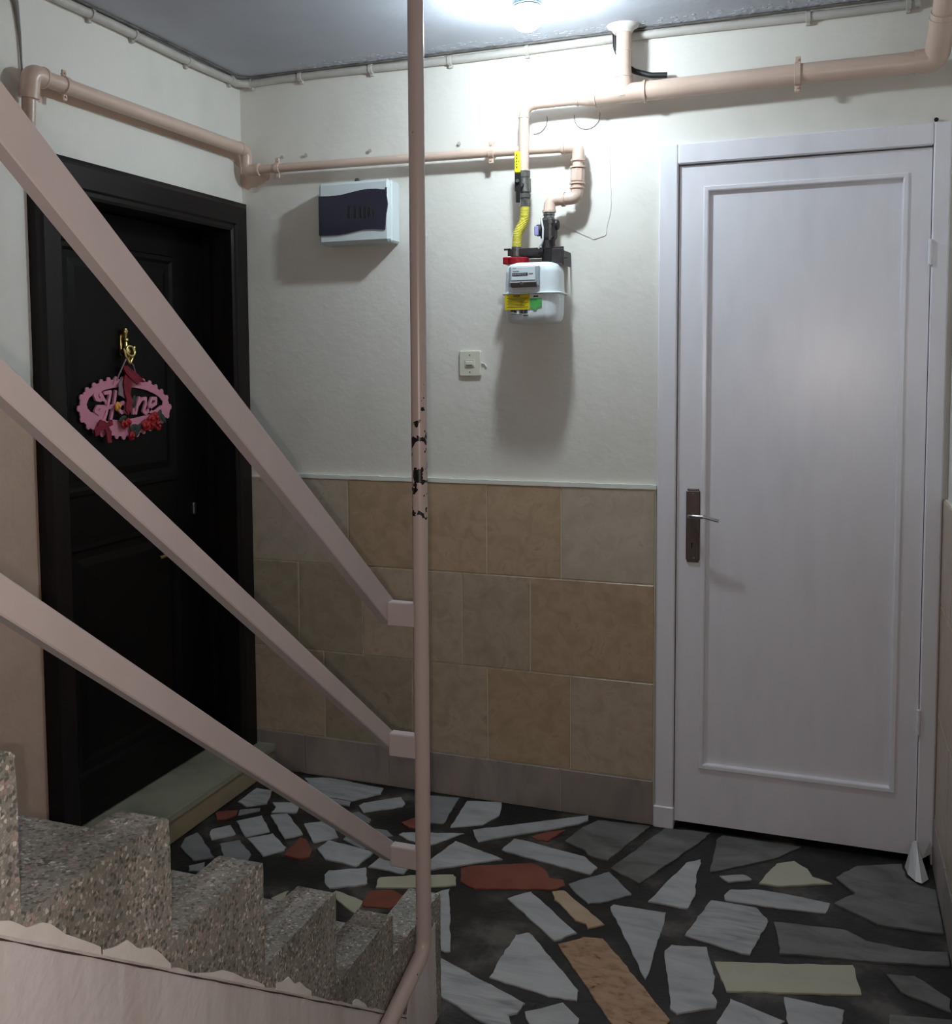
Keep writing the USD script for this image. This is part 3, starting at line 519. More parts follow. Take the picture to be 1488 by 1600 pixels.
part(kn, 'drop', cat_([tube(bend([(DX + .03, -.628, 1.575), (DX + .034, -.620, 1.545), (DX + .034, -.603, 1.523), (DX + .034, -.588, 1.545), (DX + .03, -.572, 1.580)], .02), .005, 10),
     frame_to(extrude(Polygon([(-.615, 1.556), (-.592, 1.556), (-.602, 1.526)]), .006), (DX + .026, 0, 0), Y_, Z_, X_)]), 'brass', smooth=40)

# the hanging HOME sign
s = thing('home_sign', 'pink oval cut-out sign reading Home with red bows, hanging on the black door', 'sign', (DX + .01, -.60, 1.38))
outer = Polygon(SIGN_OUT).buffer(.004)
scal = unary_union([outer] + [Point(*outer.exterior.interpolate(t, normalized=True).coords[0]).buffer(.0098) for t in np.linspace(0, 1, 31)[:-1]])
body = scal.difference(Polygon(HOLE_L).buffer(0)).difference(Polygon(HOLE_T).buffer(0))
part(s, 'oval_frame', on_left(body, DX + .012, .004), 'sign_pink')
def letter(*ids, wd=.0058): return unary_union([LineString(LET[i]).buffer(wd, quad_segs=4) for i in ids])
for ids in ((0, 1, 2, 3), (4,), (5, 6), (7,)) if False else ((0, 1, 2, 3), (4,), (5, 6, 7), (8,)):
    part(s, 'letter', on_left(letter(*ids), DX + .0125, .007), 'sign_pink')
def ribbon(pts, x, t, m, name, label=None, seed=1):
    q = extrude(Polygon(pts).buffer(.002).buffer(0), t).subdivide().subdivide()
    v = q.vertices; v[:, 2] += .010 * (meshkit.fbm(v * 45 + seed) - .3)
    q.vertices = v
    return part(s, name, frame_to(q, (x, 0, 0), Y_, Z_, X_), m, label)
ribbon(BOWP, DX + .024, .006, 'ribbon_red', 'bow', 'dark red ribbon bow')
ribbon(TAIL, DX + .022, .005, 'ribbon_red', 'ribbon_tail', seed=4)
ribbon(BOW2, DX + .021, .006, 'ribbon_red', 'bow', 'dark red ribbon bow', seed=9)
ribbon(NET, DX + .019, .003, 'net_grey', 'net_ribbon', 'greyish net ribbon', seed=14)
part(s, 'hanging_cord', cat_([tube([(DX + .03, *RIBB[0]), (DX + .032, *RIBB[1]), (DX + .034, -.618, 1.545)], .0025, 8), tube([(DX + .02, -.545, 1.466), (DX + .032, -.58, 1.52), (DX + .036, -.60, 1.53)], .0025, 8)]), 'net_grey')
def flower(c, r, m, seed):
    g = np.random.default_rng(seed); ms = []
    for i in range(7):
        a = 6.283 * i / 7 + g.uniform(-.3, .3); q = trimesh.creation.icosphere(subdivisions=1, radius=r * .62); q.apply_scale([.6, 1, 1])
        q.apply_translation([c[0] + g.uniform(0, .006), c[1] + r * .6 * math.cos(a), c[2] + r * .6 * math.sin(a)]); ms.append(q)
    q = trimesh.creation.icosphere(subdivisions=1, radius=r * .5); q.apply_translation([c[0] + .010, c[1], c[2]]); ms.append(q)
    return cat_(ms)
for i, (a, b) in enumerate(FLO):
    part(s, 'flower', flower((DX + .026, a, b), .017 if i in (2, 5) else .013, 'petal_yellow' if i == 0 else 'petal_red', i), 'petal_yellow' if i == 0 else 'petal_red', 'yellow artificial flower' if i == 0 else None, smooth=True)
for i, (a, b) in enumerate(LEAF):
    q = trimesh.creation.icosphere(subdivisions=1, radius=1.0); q.apply_scale([.003, .022, .010])
    q.apply_transform(trimesh.transformations.rotation_matrix(i * 1.1, [1, 0, 0])); q.apply_translation([DX + .024, a, b]); part(s, 'leaf', q, 'leaf_dark', smooth=True)

# ------------------------------------------------------------------ stairs and railing
SX0, SX1 = 1.125, 1.200
nos = [(-1.23, .205), (-1.49, .381), (-1.755, .557), (-2.014, .731), (-2.262, .906), (-2.545, 1.096), (-2.83, 1.285), (-3.11, 1.47)]
low = lambda y: .221 - .677 * (y + 1.574)               # line where the terrazzo meets the white stringer
st = thing('staircase', 'grey terrazzo stair flight with stepped curb above a white plastered side, lower left', 'stairs')
def wobble(poly, seed):
    g = np.random.default_rng(seed); return poly
for i, (y, z) in enumerate(nos[:-1]):
    y2 = nos[i + 1][0]; ya = -1.205 if i == 0 else y
    zt = .292 if i == 0 else z
    if i == 0: y = -1.205
    prof = ragged([(y, low(y) + .004), (y, zt - .006), (y - .007, zt), (y2 + .001, zt), (y2 + .001, low(y2) + .004)], .0016, .02, 40 + i)
    blk = frame_to(extrude(prof, SX1 - SX0), (SX0, 0, 0), Y_, Z_, X_)
    part(st, 'curb_block', blk, 'terrazzo')
    tz = (.165, .345, .52, .69, .871, 1.06, 1.245)[i]; z0 = max(0.0, tz - .2)
    part(st, 'step', box(.004, SX0 - .002, nos[i][0], y2 - .03, z0, tz, .006), 'terrazzo')
pts = [(-1.207, 0.0), (-1.207, low(-1.207) + .02), (-3.3, low(-3.3) + .02), (-3.3, 0.0)]
part(st, 'stringer', frame_to(extrude(Polygon(pts), SX1 - SX0 - .001), (SX0, 0, 0), Y_, Z_, X_), 'stair_paint', 'white plastered stair side with brown stains')
g = np.random.default_rng(8)
def flake(y0, y1, h, seed):
    g = np.random.default_rng(seed); ys = np.linspace(y0, y1, 16); hh = h * (.35 + .65 * np.sin(np.linspace(.1, 3.0, 16))) * np.interp(np.arange(16), np.arange(0, 16, 2.5), g.uniform(.6, 1.15, 7))
    q = Polygon(list(zip(ys, [low(y) + .002 for y in ys])) + list(zip(ys[::-1], [low(y) + a for y, a in zip(ys[::-1], hh[::-1])])))
    return frame_to(extrude(q.buffer(0), .0022), (SX1, 0, 0), Y_, Z_, X_)
for a, b, h, sd in ((-2.60, -2.414, .026, 1), (-2.408, -2.27, .030, 2), (-2.20, -2.02, .017, 3), (-1.98, -1.86, .028, 4), (-1.69, -1.63, .02, 5)):
    part(st, 'paint_flake', flake(a, b, h, sd), 'flaked_paint')
g = np.random.default_rng(4); ys = np.linspace(-3.0, -1.30, 70); a_, b_ = g.uniform(.0004, .0022, 70), g.uniform(.0004, .002, 70)
part(st, 'edge_crack', frame_to(extrude(Polygon(list(zip(ys, [low(y) - .003 - d for y, d in zip(ys, a_)])) + list(zip(ys[::-1], [low(y) - .003 + d for y, d in zip(ys[::-1], b_[::-1])]))), .0012), (SX1 - .0005, 0, 0), Y_, Z_, X_), 'grime_dark', 'dark crack between the terrazzo and the white side')

part(st, 'painted_end', frame_to(extrude(ragged([(-1.42, 0.0), (-1.42, low(-1.42) + .004), (-1.385, .20), (-1.35, .228), (-1.245, .236), (-1.238, 0.0)], .002, .02, 66), .0016), (SX1 - .0001, 0, 0), Y_, Z_, X_), 'stair_paint')
r = thing('stair_railing', 'pinkish painted railing of three sloping bars on a chipped round post', 'railing', (1.222, -1.37, 0))
PXP, PYP = 1.222, -1.37
part(r, 'post', tube(bend([(PXP, PYP, CEIL), (PXP, PYP, 1.4), (PXP, PYP, .245), (PXP - .004, PYP - .27, .168)], .045, 8), .0166, 24), 'post_paint', 'round post with chipped paint showing black iron', smooth=40)
part(r, 'rust_stain', tube([(1.2005, -1.375, .235), (1.2005, -1.43, .215), (1.2005, -1.50, .195), (1.2005, -1.56, .19)], [.004, .007, .006, .003], 8), 'rust_red')
RXA, RT = 1.150, .024
def bar(u0, u1, l0, l1, name):      # (y, z) of the upper and lower edge at the far end and at the near end
    ext = lambda a, b: (b[0] - .8 * (a[0] - b[0]) / 1.13, b[1] + .8 * (b[1] - a[1]) / 1.13)
    U, L = ext(u0, u1), ext(l0, l1)
    q = Polygon([u0, U, L, l0]); c = .002
    m = frame_to(extrude(q, RT - 2 * c), (RXA - RT + c, 0, 0), Y_, Z_, X_); m2 = frame_to(extrude(q.buffer(-c, join_style=2), RT), (RXA - RT, 0, 0), Y_, Z_, X_)
    hull = trimesh.convex.convex_hull(np.vstack([m.vertices, m2.vertices])); part(r, name, hull, 'rail_paint')
bar((-1.345, 1.006), (-2.475, 1.839), (-1.365, .956), (-2.479, 1.770), 'handrail')
bar((-1.361, .721), (-2.491, 1.527), (-1.358, .675), (-2.493, 1.484), 'rail_bar')
bar((-1.360, .471), (-2.504, 1.283), (-1.365, .428), (-2.506, 1.234), 'rail_bar')
for z0, z1 in ((.957, 1.008), (.671, .721), (.425, .471)):
    part(r, 'bracket', box(RXA - .001, PXP - .008, PYP - .012, PYP + .014, z0, z1, .002), 'rail_paint')

# ------------------------------------------------------------------ gas pipes
def band(axis, at, r, wdt=.018, t=.004):
    prof = [(r, 0), (r + t, .001), (r + t, wdt - .001), (r, wdt)]
    return aim(trimesh.creation.revolve(np.array(prof + prof[:1]), sections=24), axis, np.asarray(at, float) - np.asarray(axis, float) * wdt / 2)
def clip(parent, at, r, wall='back', mt='pipe_paint'):
    at = np.array(at, float)
    ax, out = ((1, 0, 0), np.array([0, 1.0, 0])) if wall == 'back' else ((0, 1, 0), np.array([-1.0, 0, 0]))
    ms = [band(ax, at, r)]
    for sg in (1, -1):
        e = at + np.array([0, 0, sg * (r + .010)]); h = np.array([.008, .004, .010]) if wall == 'back' else np.array([.004, .008, .010])
        ms.append(box(*np.ravel(np.column_stack([e - h, e + h])), .0015))
        ms.append(cyl(.0035, e - out * .008, e + out * .008, 8))
    wp = at.copy(); wp[1 if wall == 'back' else 0] = 0.0
    ms.append(cyl(.005, at + out * r, wp, 8))
    return part(parent, 'pipe_clip', cat_(ms), mt, smooth=35)
y1 = -.070
p = thing('gas_pipe', 'thick pinkish gas pipe along the top of the wall, dropping to the yellow valve', 'pipe', (1.407, y1, 2.348))
part(p, 'main_pipe', tube([(1.30, y1, 2.346), (1.47, y1, 2.347), (1.9, y1, 2.351), (2.235, y1, 2.350)], .0300, 28), 'pipe_paint', smooth=40)
part(p, 'elbow', cat_([tube(bend([(2.225, y1, 2.350), (2.280, y1, 2.352), (2.290, y1 - .10, 2.452)], .07, 12), .0335, 28), tube([(2.286, y1 - .06, 2.41), (2.292, y1 - .13, 2.49), (2.297, y1 - .20, CEIL)], .0305, 28), band((.03, -.62, .70), (2.288, y1 - .085, 2.437), .0315, .012)]), 'pipe_paint', smooth=40)
part(p, 'tee_branch', cat_([tube([(1.407, y1, 2.335), (1.407, y1, 2.380), (1.407, y1, 2.396), (1.407, y1, 2.43), (1.407, y1, CEIL - .002)], [.030, .0285, .0245, .0232, .0232], 24), band((0, 0, 1), (1.407, y1, 2.398), .0235, .006, .003), band((0, 0, 1), (1.407, y1, 2.475), .0230, .006, .002)]), 'pipe_paint', smooth=40)
part(p, 'ceiling_collar', cat_([aim(lathe([(0, 0), (.050, 0), (.047, .006), (.036, .011), (.028, .024), (0, .025)], 24), (0, 0, -1), (1.404, y1, CEIL))]), 'wall_paint', smooth=40)
part(p, 'reducer', cat_([tube([(1.318, y1, 2.346), (1.300, y1, 2.345), (1.275, y1, 2.343), (1.262, y1, 2.343), (1.250, y1, 2.343)], [.0302, .0285, .0205, .0172, .0168], 24), band((1, 0, 0), (1.320, y1, 2.346), .0298, .006, .003), band((1, 0, 0), (1.262, y1, 2.343), .0168, .006, .003)]), 'pipe_paint', smooth=40)
part(p, 'weld_seam', band((1, 0, 0), (1.472, y1, 2.347), .0298, .009, .0045), 'pipe_paint', smooth=40)
part(p, 'drop_pipe', tube(bend([(1.262, y1, 2.343), (1.087, y1, 2.342), (1.087, y1, 2.13)], .042, 12), .0163, 24), 'pipe_paint', smooth=40)
part(p, 'weld_seam', band((1, 0, 0), (1.125, y1, 2.3425), .0163, .005, .002), 'pipe_paint', smooth=40); part(p, 'weld_seam', band((0, 0, 1), (1.087, y1, 2.303), .0163, .005, .002), 'pipe_paint', smooth=40)
clip(p, (1.915, y1, 2.351), .0300)

y2 = -.050
p = thing('gas_pipe', 'thinner pinkish gas pipe running around the corner above the black door to the meter', 'pipe', (.3, y2, 2.214))
part(p, 'side_pipe', tube([(.050, -1.15, 2.287), (.050, -.6, 2.287), (.050, -.085, 2.287)], .0215, 24), 'pipe_paint', smooth=40)
part(p, 'elbow', cat_([tube(bend([(.050, -1.105, 2.287), (.048, -1.152, 2.287), (.040, -1.152, 2.225)], .032, 10), .027, 24), band((0, 1, 0), (.050, -1.108, 2.287), .0255, .010, .003)]), 'pipe_paint', smooth=40)
part(p, 'down_pipe', tube(bend([(.040, -1.152, 2.24), (.036, -1.152, 2.150), (.004, -1.152, 2.140)], .03, 8), .0185, 20), 'pipe_paint', smooth=40)
part(p, 'elbow', cat_([tube(bend([(.050, -.10, 2.287), (.050, y2, 2.287), (.051, y2, 2.216), (.105, y2, 2.2165)], .024, 9), .0205, 24), band((1, 0, 0), (.100, y2, 2.2165), .018, .010, .004), band((0, 1, 0), (.05, -.098, 2.287), .0205, .008, .003)]), 'pipe_paint', smooth=40)
part(p, 'wall_pipe', tube([(.09, y2, 2.2165), (.5, y2, 2.212), (.944, y2, 2.2065), (1.225, y2, 2.201)], .0152, 22), 'pipe_paint', smooth=40)
part(p, 'elbow', cat_([tube(bend([(1.205, y2, 2.2012), (1.262, y2, 2.200), (1.260, -.055, 2.150)], .034, 10), .0195, 24), band((1, 0, 0), (1.212, y2, 2.201), .019, .010, .0035), band((0, 0, 1), (1.2605, -.054, 2.158), .0185, .008, .0045)]), 'pipe_paint', smooth=40)
part(p, 'union', cat_([cyl(.0168, (1.2605, -.055, 2.165), (1.258, -.058, 2.06), 20), cyl(.0225, (1.260, -.056, 2.132), (1.2585, -.057, 2.090), 8, .002), band((0, 0, 1), (1.260, -.056, 2.136), .018, .008, .007), band((0, 0, 1), (1.2585, -.057, 2.085), .018, .007, .007), band((0, 0, 1), (1.258, -.058, 2.070), .017, .006, .0065)]), 'pipe_paint', smooth=30)
part(p, 'elbow', cat_([tube(bend([(1.258, -.058, 2.078), (1.257, -.060, 2.040), (1.212, -.066, 2.036)], .032, 10), .0198, 24), band((1, 0, 0), (1.216, -.066, 2.0365), .0185, .012, .005)]), 'pipe_paint', smooth=40)
part(p, 'elbow', cat_([tube(bend([(1.222, -.066, 2.037), (1.174, -.072, 2.034), (1.173, -.080, 1.996)], .034, 10), .0188, 24), band((0, 0, 1), (1.173, -.080, 1.999), .0178, .009, .004)]), 'pipe_paint', smooth=40)
clip(p, (.177, y2, 2.2157), .0152); clip(p, (.971, y2, 2.206), .0152); clip(p, (.050, -1.023, 2.287), .0215, 'left')

v = thing('ball_valve', 'small metal gas valve with a yellow lever on the drop pipe', 'valve', (1.088, y1, 2.075))
part(v, 'body', cat_([cyl(.0195, (1.088, y1, 2.135), (1.088, y1, 2.112), 6, .002), cyl(.0215, (1.089, y1, 2.112), (1.089, y1, 2.062), 18, .005), cyl(.0195, (1.090, y1 - .001, 2.062), (1.090, y1 - .001, 2.046), 6, .002), cyl(.0175, (1.090, y1 - .002, 2.046), (1.091, y1 - .003, 2.022), 6, .002), cyl(.009, (1.085, y1 - .018, 2.088), (1.084, y1 - .034, 2.088), 14)]), 'steel_worn', smooth=30)
lv = part(v, 'lever', cat_([box(1.066, 1.086, y1 - .036, y1 - .0325, 2.066, 2.125, .001), box(1.070, 1.083, y1 - .0365, y1 - .031, 2.03, 2.07, .001)]), 'black_plastic', 'dark lever plate')
part(lv, 'grip', box(1.0655, 1.0845, y1 - .041, y1 - .029, 2.122, 2.192, .004), 'yellow_plastic', 'yellow plastic lever grip')
part(lv, 'embossing', cat_([box(1.0735, 1.0765, y1 - .0416, y1 - .0405, 2.137 + .0095 * i, 2.143 + .0095 * i) for i in range(5)] + [on_back(Point(1.075, 2.158).buffer(.0062).union(sbox(1.0688, 2.140, 1.0812, 2.176).buffer(-.001)).difference(sbox(1.0702, 2.1415, 1.0798, 2.1745)), y1 - .0405, .001)]), 'ink')
part(lv, 'bolt', cyl(.0062, (1.0765, y1 - .036, 2.097), (1.0765, y1 - .044, 2.097), 6, .001), 'steel_worn')

h = thing('gas_hose', 'yellow corrugated gas hose curving from the valve down to the meter', 'hose', (1.08, -.08, 1.95))
hp = bend([(1.0905, y1 - .003, 2.024), (1.0905, y1 - .006, 1.975), (1.070, y1 - .016, 1.935), (1.067, y1 - .018, 1.888)], .06, 10)
ss = np.linspace(0, 1, 150); dd = np.r_[0, np.cumsum(np.linalg.norm(np.diff(hp, axis=0), axis=1))]; dd /= dd[-1]
HP = np.column_stack([np.interp(ss, dd, hp[:, k]) for k in range(3)])
part(h, 'corrugated_tube', tube(HP, .0150 + .0009 * np.cos(np.arange(150) * 2 * np.pi / 5), 18), 'yellow_hose', smooth=60)
part(h, 'end_fitting', cyl(.0165, (1.067, y1 - .018, 1.892), (1.067, y1 - .018, 1.858), 20, .002), 'steel_worn', 'metal hose end fitting', smooth=35)
part(h, 'end_nut', cyl(.0185, (1.0905, y1 - .003, 2.032), (1.0905, y1 - .003, 2.019), 6, .001), 'steel_worn')

q = thing('gas_regulator', 'black gas shut-off fitting with a bent white wire, above the meter', 'regulator', (1.173, -.085, 1.94))
part(q, 'collar', cat_([cyl(.0195, (1.173, -.081, 1.999), (1.173, -.082, 1.984), 8, .002), cyl(.017, (1.173, -.082, 1.985), (1.173, -.083, 1.972), 16)]), 'steel_worn', smooth=30)
part(q, 'body', cat_([box(1.150, 1.197, -.112, -.058, 1.905, 1.978, .010), cyl(.019, (1.158, -.085, 1.940), (1.132, -.085, 1.940), 18, .004), cyl(.017, (1.190, -.085, 1.955), (1.205, -.085, 1.955), 16, .003), cyl(.0225, (1.172, -.085, 1.91), (1.172, -.085, 1.878), 20, .003)]), 'dark_iron', smooth=35)
part(q, 'label_plate', box(1.1305, 1.1325 + .012, -.108, -.094, 1.922, 1.952, .002), 'lilac_label', 'pale lilac label')
part(q, 'lock_lever', cat_([box(1.180, 1.189, -.117, -.111, 1.905, 1.972, .002), cyl(.006, (1.186, -.112, 1.960), (1.186, -.119, 1.960), 10, .001), cyl(.004, (1.188, -.112, 1.915), (1.188, -.118, 1.915), 10)]), 'steel_worn', smooth=35)
part(q, 'wire', tube(bend([(1.152, -.095, 1.985), (1.157, -.122, 1.975), (1.164, -.124, 1.940), (1.163, -.122, 1.900), (1.146, -.110, 1.881)], .02, 6), .0032, 10), 'plastic_white', 'bent white wire', smooth=True)

b = thing('meter_bracket', 'dark metal bracket holding the gas meter to the wall', 'bracket', (1.14, -.05, 1.86))
part(b, 'crossbar', cat_([box(1.040, 1.225, -.100, -.096, 1.862, 1.884, .001), box(1.028, 1.05, -.100, -.096, 1.880, 1.886), box(1.050, 1.215, -.100, -.004, 1.8605, 1.864)]), 'dark_iron')
part(b, 'side_plate', cat_([box(1.186, 1.226, -.106, -.100, 1.832, 1.878, .002), box(1.222, 1.226, -.104, -.004, 1.826, 1.872, .001), box(1.226, 1.236, -.098, -.094, 1.846, 1.849)]), 'dark_iron')
part(b, 'union_nut', cat_([cyl(.021, (1.172, -.085, 1.880), (1.172, -.090, 1.834), 10, .002)]), 'black_plastic', smooth=30)

m = thing('gas_meter', 'white gas meter with yellow and green labels hanging on the wall', 'gas meter', (1.132, -.10, 1.735))
mcx, mcy = 1.1315, -.100
part(m, 'upper_case', loft_rr(mcx, mcy, [(1.737, .0885, .070, .040), (1.80, .0870, .069, .040), (1.818, .0835, .066, .038), (1.829, .075, .058, .034), (1.8345, .060, .044, .028), (1.836, .03, .02, .012)]), 'meter_white', smooth=50)
part(m, 'lower_case', loft_rr(mcx, mcy, [(1.642, .05, .03, .02), (1.643, .066, .050, .03), (1.647, .077, .060, .034), (1.656, .083, .066, .037), (1.672, .0860, .069, .039), (1.735, .0880, .070, .040)]), 'meter_white', smooth=50)
part(m, 'seam_flange', loft_rr(mcx, mcy, [(1.733, .0945, .0765, .045), (1.7345, .0965, .0785, .046), (1.7375, .0965, .0785, .046), (1.739, .0945, .0765, .045)]), 'meter_white', smooth=40)
fy = mcy - .070
ix = part(m, 'index_housing', cat_([loft_rr(1.1175, fy - .004, [(1.757, .047, .012, .006), (1.760, .0490, .014, .007), (1.815, .0490, .013, .007), (1.8195, .047, .010, .006)])]), 'plastic_grey', 'grey index housing', smooth=40)
part(ix, 'face_plate', box(1.0780, 1.1560, fy - .018, fy - .0205, 1.775, 1.8165, .001), 'plastic_white')
part(ix, 'counter', box(1.0820, 1.1320, fy - .0203, fy - .0215, 1.7895, 1.7980), 'ink', 'black number counter')
part(ix, 'counter_digits', cat_([box(1.0845 + .0057 * i, 1.0875 + .0057 * i, fy - .0214, fy - .0219, 1.7912, 1.7962) for i in range(8)]), 'plastic_grey', kind='stuff')
part(ix, 'print', cat_([box(1.0830, 1.0950, fy - .0204, fy - .0209, 1.8115, 1.8132), box(1.0830, 1.1040, fy - .0204, fy - .0209, 1.8015, 1.8045), box(1.1355, 1.1490, fy - .0204, fy - .0209, 1.7925, 1.7965)]), 'plastic_darkgrey', kind='stuff')
part(ix, 'lower_visor', frame_to(extrude(Polygon([(fy - .018, 1.774), (fy - .024, 1.768), (fy - .014, 1.754), (fy, 1.754), (fy, 1.774)]), .084), (1.0760, 0, 0), Y_, Z_, X_), 'plastic_darkgrey', 'darker visor under the counter')
part(ix, 'seal_screw', cyl(.0055, (1.1130, fy - .018, 1.7655), (1.1130, fy - .0265, 1.7655), 14, .001), 'steel')
ly = fy - .0004
lb = part(m, 'yellow_label', box(1.0515, 1.133, ly + .006, ly - .0008, 1.6845, 1.7325), 'yellow_label', 'yellow warning label')
part(lb, 'print', cat_([box(1.080, 1.102, ly - .0008, ly - .0012, 1.7265, 1.7292)] + [box(1.058 + .004 * (i % 2), 1.127 - .005 * (i % 3), ly - .0008, ly - .0012, 1.7205 - .0048 * i, 1.7218 - .0048 * i) for i in range(7)]), 'ink', kind='stuff')
part(m, 'green_label', on_back(Polygon([(1.134, 1.719), (1.172, 1.719), (1.172, 1.692), (1.158, 1.690), (1.156, 1.682), (1.146, 1.682), (1.144, 1.688), (1.134, 1.688)]), ly + .004, .0052), 'green_label', 'green label')
part(m, 'print', cat_([box(1.145, 1.161, ly + .004, ly - .0008, 1.7232, 1.7276), box(1.071, 1.085, ly + .004, ly - .0006, 1.6790, 1.6835), on_back(Polygon([(1.082, 1.6835), (1.090, 1.6835), (1.090, 1.6755), (1.087, 1.6755), (1.087, 1.680), (1.085, 1.6755), (1.082, 1.6755)]), ly + .004, .0046), box(1.071, 1.104, ly + .004, ly - .0006, 1.6690, 1.6700), box(1.112, 1.127, ly + .004, ly - .0006, 1.6650, 1.6680)]
     + [box(1.099 + .0034 * i, 1.101 + .0034 * i + .0006 * (i % 3), ly + .004, ly - .0006, 1.6725, 1.6835) for i in range(8)]), 'ink', kind='stuff')
part(m, 'red_collar', cat_([cyl(.037, (1.072, -.098, 1.832), (1.072, -.098, 1.8555), 20, .003), box(1.034, 1.05, -.135, -.098, 1.833, 1.855, .002)]), 'red_cap', 'dark red plastic collar', smooth=35)

# ------------------------------------------------------------------ fuse box, switch, lamp
x = thing('fuse_box', 'white wall fuse box with a wavy smoked window', 'fuse box', (.49, -.05, 2.035))
part(x, 'case', box(.3585, .6235, 0, -.070, 1.932, 2.1415, .006), 'plastic_white')
part(x, 'cover', box(.3585, .6235, -.069, -.0955, 1.932, 2.1415, .009), 'plastic_white')
wn = part(x, 'window', on_back(Polygon(WINDOW).buffer(-.002).buffer(.002).intersection(sbox(.361, 1.9, .7, 2.2)), -.094, .006), 'smoked_plastic', 'smoked wavy window')
for i in range(0, len(BREAK), 2):
    (a, b), (c, e) = BREAK[i], BREAK[i + 1]
    part(wn, 'breaker', box(min(a, c), max(a, c) - .001, -.0995, -.1008, min(b, e), max(b, e), .0004), 'ink')
part(x, 'window_catch', box(.612, .617, -.094, -.103, 2.085, 2.112, .002), 'smoked_plastic')
part(x, 'hanging_hook', cat_([tube(bend([(.455, -.004, 2.146), (.462, -.010, 2.164), (.474, -.010, 2.164), (.478, -.006, 2.150)], .006, 5), .0022, 8), cyl(.006, (.468, 0, 2.155), (.468, -.012, 2.155), 10, .001), box(.476, .484, -.012, 0, 2.146, 2.156)]), 'steel_worn', 'small metal hook above the box')

x = thing('light_switch', 'square cream light switch on the wall left of the gas meter', 'switch', (.879, 0, 1.5165))
part(x, 'plate', loft_rr(0, 0, [(0, .039, .0435, .006), (.007, .039, .0435, .006), (.0095, .036, .0405, .005)]).apply_transform(np.array([[1, 0, 0, .879], [0, 0, -1, 0], [0, 1, 0, 1.5165], [0, 0, 0, 1.0]])), 'switch_cream', smooth=30)
part(x, 'rocker', cat_([box(.862, .896, -.0095, -.0125, 1.505, 1.528, .001), box(.867, .890, -.0125, -.016, 1.511, 1.524, .0015), box(.8615, .8965, -.0092, -.0112, 1.5035, 1.5295)]), 'switch_cream')
part(x, 'rocker_gap', cat_([box(.8645, .8935, -.0124, -.0128, 1.5083, 1.5093), box(.8645, .8935, -.0124, -.0128, 1.5257, 1.5267)]), 'plastic_darkgrey')
part(x, 'screw', cat_([cyl(.0024, (.879, -.009, 1.545), (.879, -.0105, 1.545), 10)]), 'steel_worn'); part(x, 'screw', cyl(.0024, (.879, -.009, 1.488), (.879, -.0105, 1.488), 10), 'steel_worn')
part(x, 'cable_stub', tube([(.912, -.003, 1.520), (.930, -.004, 1.514), (.935, -.003, 1.505)], .0022, 8), 'wall_paint')

x = thing('ceiling_lamp', 'glowing white bulb in a ceiling lampholder', 'lamp', (LAMP[0], LAMP[1], CEIL))
lt = lambda prof: lathe(prof, 28).apply_translation([LAMP[0], LAMP[1], CEIL])
part(x, 'holder', lt([(0, 0), (.042, 0), (.042, -.030), (.040, -.034), (.031, -.036), (.0, -.037)][::-1]), 'shaded_lamp_plastic', smooth=30)
part(x, 'holder_ring', lt([(0, -.034), (.036, -.034), (.038, -.038), (.035, -.043), (.022, -.045), (0, -.045)][::-1]), 'plastic_grey', smooth=30)
part(x, 'bulb_neck', lt([(0, -.044), (.016, -.045), (.017, -.056), (.020, -.062), (0, -.062)][::-1]), 'shaded_lamp_plastic', smooth=30)
bz = LAMP[2] - CEIL
part(x, 'bulb', lt([(0, bz + .021)] + [(.036 * math.cos(t), bz + .022 * math.sin(t)) for t in np.linspace(1.2, -1.45, 16)] + [(0, bz - .022)]) if False else lt(([(0, bz + .0205)] + [(.036 * math.cos(t), bz + .022 * math.sin(t)) for t in np.linspace(1.2, -1.45, 16)] + [(0, bz - .022)])[::-1]), 'bulb_glow', 'glowing lamp bulb', smooth=True)

# ------------------------------------------------------------------ conduit, wires and small fixings
x = thing('cable_conduit', 'painted cable conduit clipped along the ceiling edge of the walls', 'conduit', (0, 0, 2.53))
cw = [(.016, -1.09, 2.5315)] + [(.016 + .001 * math.sin(9 * y), y, 2.529 + .003 * math.sin(7 * y + 1)) for y in np.linspace(-.95, -.12, 12)] + [(.018, -.05, 2.527), (.05, -.017, 2.529)] + [(xx, -.015, 2.531 + .003 * math.sin(5.5 * xx)) for xx in np.linspace(.16, 2.24, 26)]
part(x, 'conduit', tube(bend(cw, .03, 3), .0135, 14), 'conduit_paint', smooth=60)
cw2 = [(a + (.012 if b < -.06 else 0), b - (.012 if b >= -.06 else 0), 2.5485) for a, b, c in cw]
part(x, 'upper_cable', tube(bend(cw2, .03, 3), .0040, 8), 'grimy_cable', smooth=60)
for xx in (.054, .256, .529, .817, 1.083, 1.94, 2.21):
    z = 2.531 + .003 * math.sin(5.5 * xx); part(x, 'cable_clip', cat_([band((1, 0, 0), (xx, -.015, z), .0134, .014, .0035), box(xx - .007, xx + .007, 0, -.014, z - .024, z - .010, .002)]), 'conduit_paint', smooth=35)
for yy in (-.855, -.651, -.36, -.088):
    z = 2.529 + .003 * math.sin(7 * yy + 1); part(x, 'cable_clip', cat_([band((0, 1, 0), (.016, yy, z), .0134, .014, .0035), box(0, .014, yy - .007, yy + .007, z - .024, z - .010, .002)]), 'conduit_paint', smooth=35)
single('rubber_tube', cat_([tube(bend([(1.372, -.030, 2.545), (1.374, -.030, 2.50), (1.395, -.028, 2.452), (1.432, -.028, 2.422), (1.485, -.028, 2.404), (1.533, -.028, 2.400)], .05, 6), .0085, 14)]), 'black_rubber', 'short curved black rubber tube behind the ceiling branch of the gas pipe', 'tube', smooth=50)
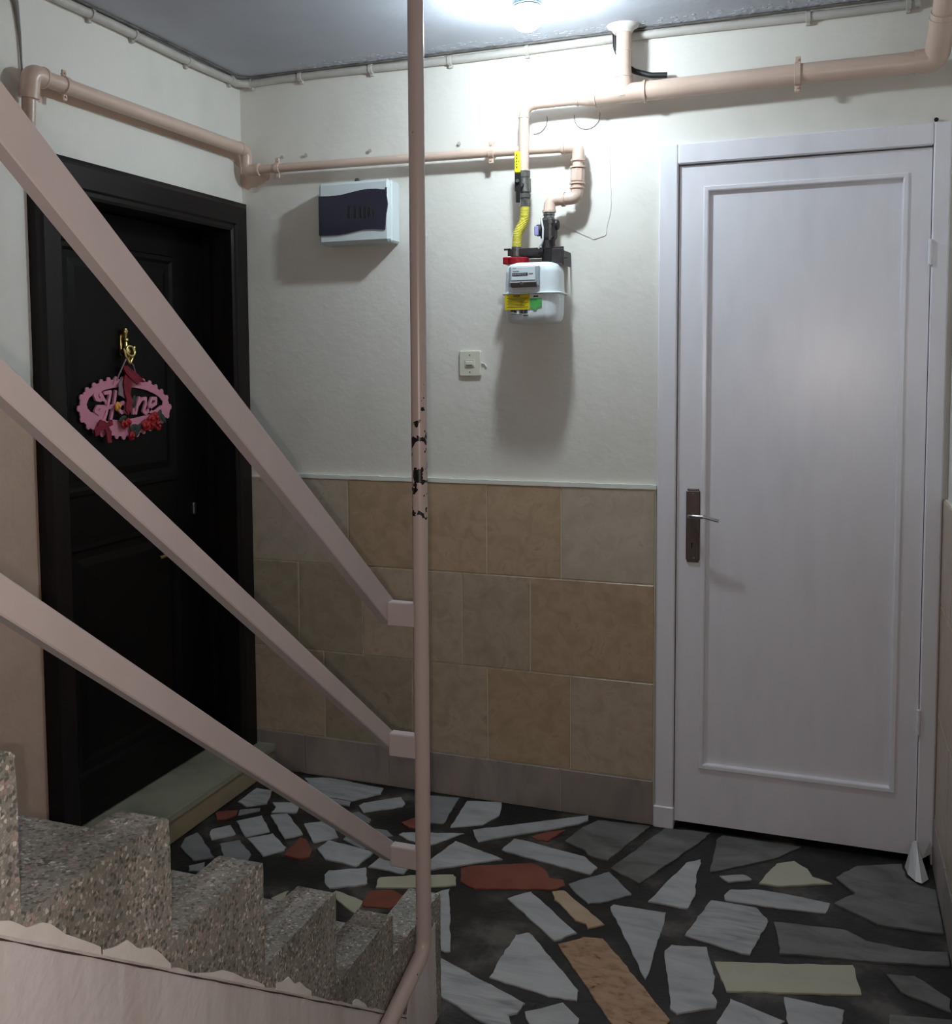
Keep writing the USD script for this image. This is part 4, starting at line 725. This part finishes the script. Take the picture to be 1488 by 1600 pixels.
for nm, lab, c, r, a0, a1 in (('wire_loop', 'thin wire arc below the gas pipe beside its left bend', (1.105, 2.325), .042, -95, 15), ('wire_loop', 'thin wire half circle hanging below the reducer of the gas pipe', (1.278, 2.325), .042, -190, 10)):
    t = np.radians(np.linspace(a0, a1, 22)); single(nm, tube([(c[0] + r * math.cos(a), -.004, c[1] - .02 + r * math.sin(a)) for a in t], .0011, 6), 'thin_wire', lab, 'wire', smooth=True)
single('wire', tube([(.006, -1.22, 2.500), (.006, -1.175, 2.492), (.006, -1.152, 2.478), (.006, -1.145, 2.44), (.006, -1.139, 2.39), (.006, -1.137, 2.33), (.006, -1.135, 2.30)], [.006, .007, .009, .006, .004, .003, .003], 8), 'thin_wire', 'dark cable stub coming down the left wall to the pipe elbow', 'wire', smooth=True)
for i, (xx, zz, lab) in enumerate(((2.289, 2.199, 'rusty screw above the right corner of the white door frame'), (.269, 2.262, 'nail above the thin gas pipe, left of the fuse box'), (.518, 2.257, 'nail above the thin gas pipe, over the fuse box'), (.845, 2.254, 'nail above the thin gas pipe, right of the post'), (.172, 2.262, 'nail above the thin gas pipe, nearest the corner'))):
    single('nail', cat_([cyl(.0038, (xx, 0, zz), (xx, -.010, zz), 10, .001), cyl(.006, (xx, -.008, zz), (xx, -.0105, zz), 10)]), 'hole_dark' if i == 0 else 'conduit_paint', lab, 'nail')
d = thing('door_stop', 'white wedge door stop on the floor at the right foot of the door frame', 'door stop', (2.285, -.08, 0))
V = np.array([(2.252, -.052, .004), (2.258, -.100, .004), (2.276, -.138, .004), (2.292, -.146, .004), (2.296, -.060, .005), (2.272, -.030, .075), (2.284, -.032, .082), (2.292, -.130, .010)])
part(d, 'wedge', trimesh.convex.convex_hull(V), 'doorstop_white')
part(d, 'side_flap', trimesh.convex.convex_hull(np.array([(2.284, -.032, .078), (2.322, -.022, .082), (2.326, -.024, .045), (2.300, -.04, .032), (2.296, -.028, .032), (2.320, -.020, .05)])), 'doorstop_white')
part(d, 'side_flap', trimesh.convex.convex_hull(np.array([(2.292, -.146, .004), (2.312, -.112, .004), (2.294, -.055, .03), (2.286, -.036, .074), (2.290, -.130, .012), (2.306, -.06, .004)])), 'doorstop_white')
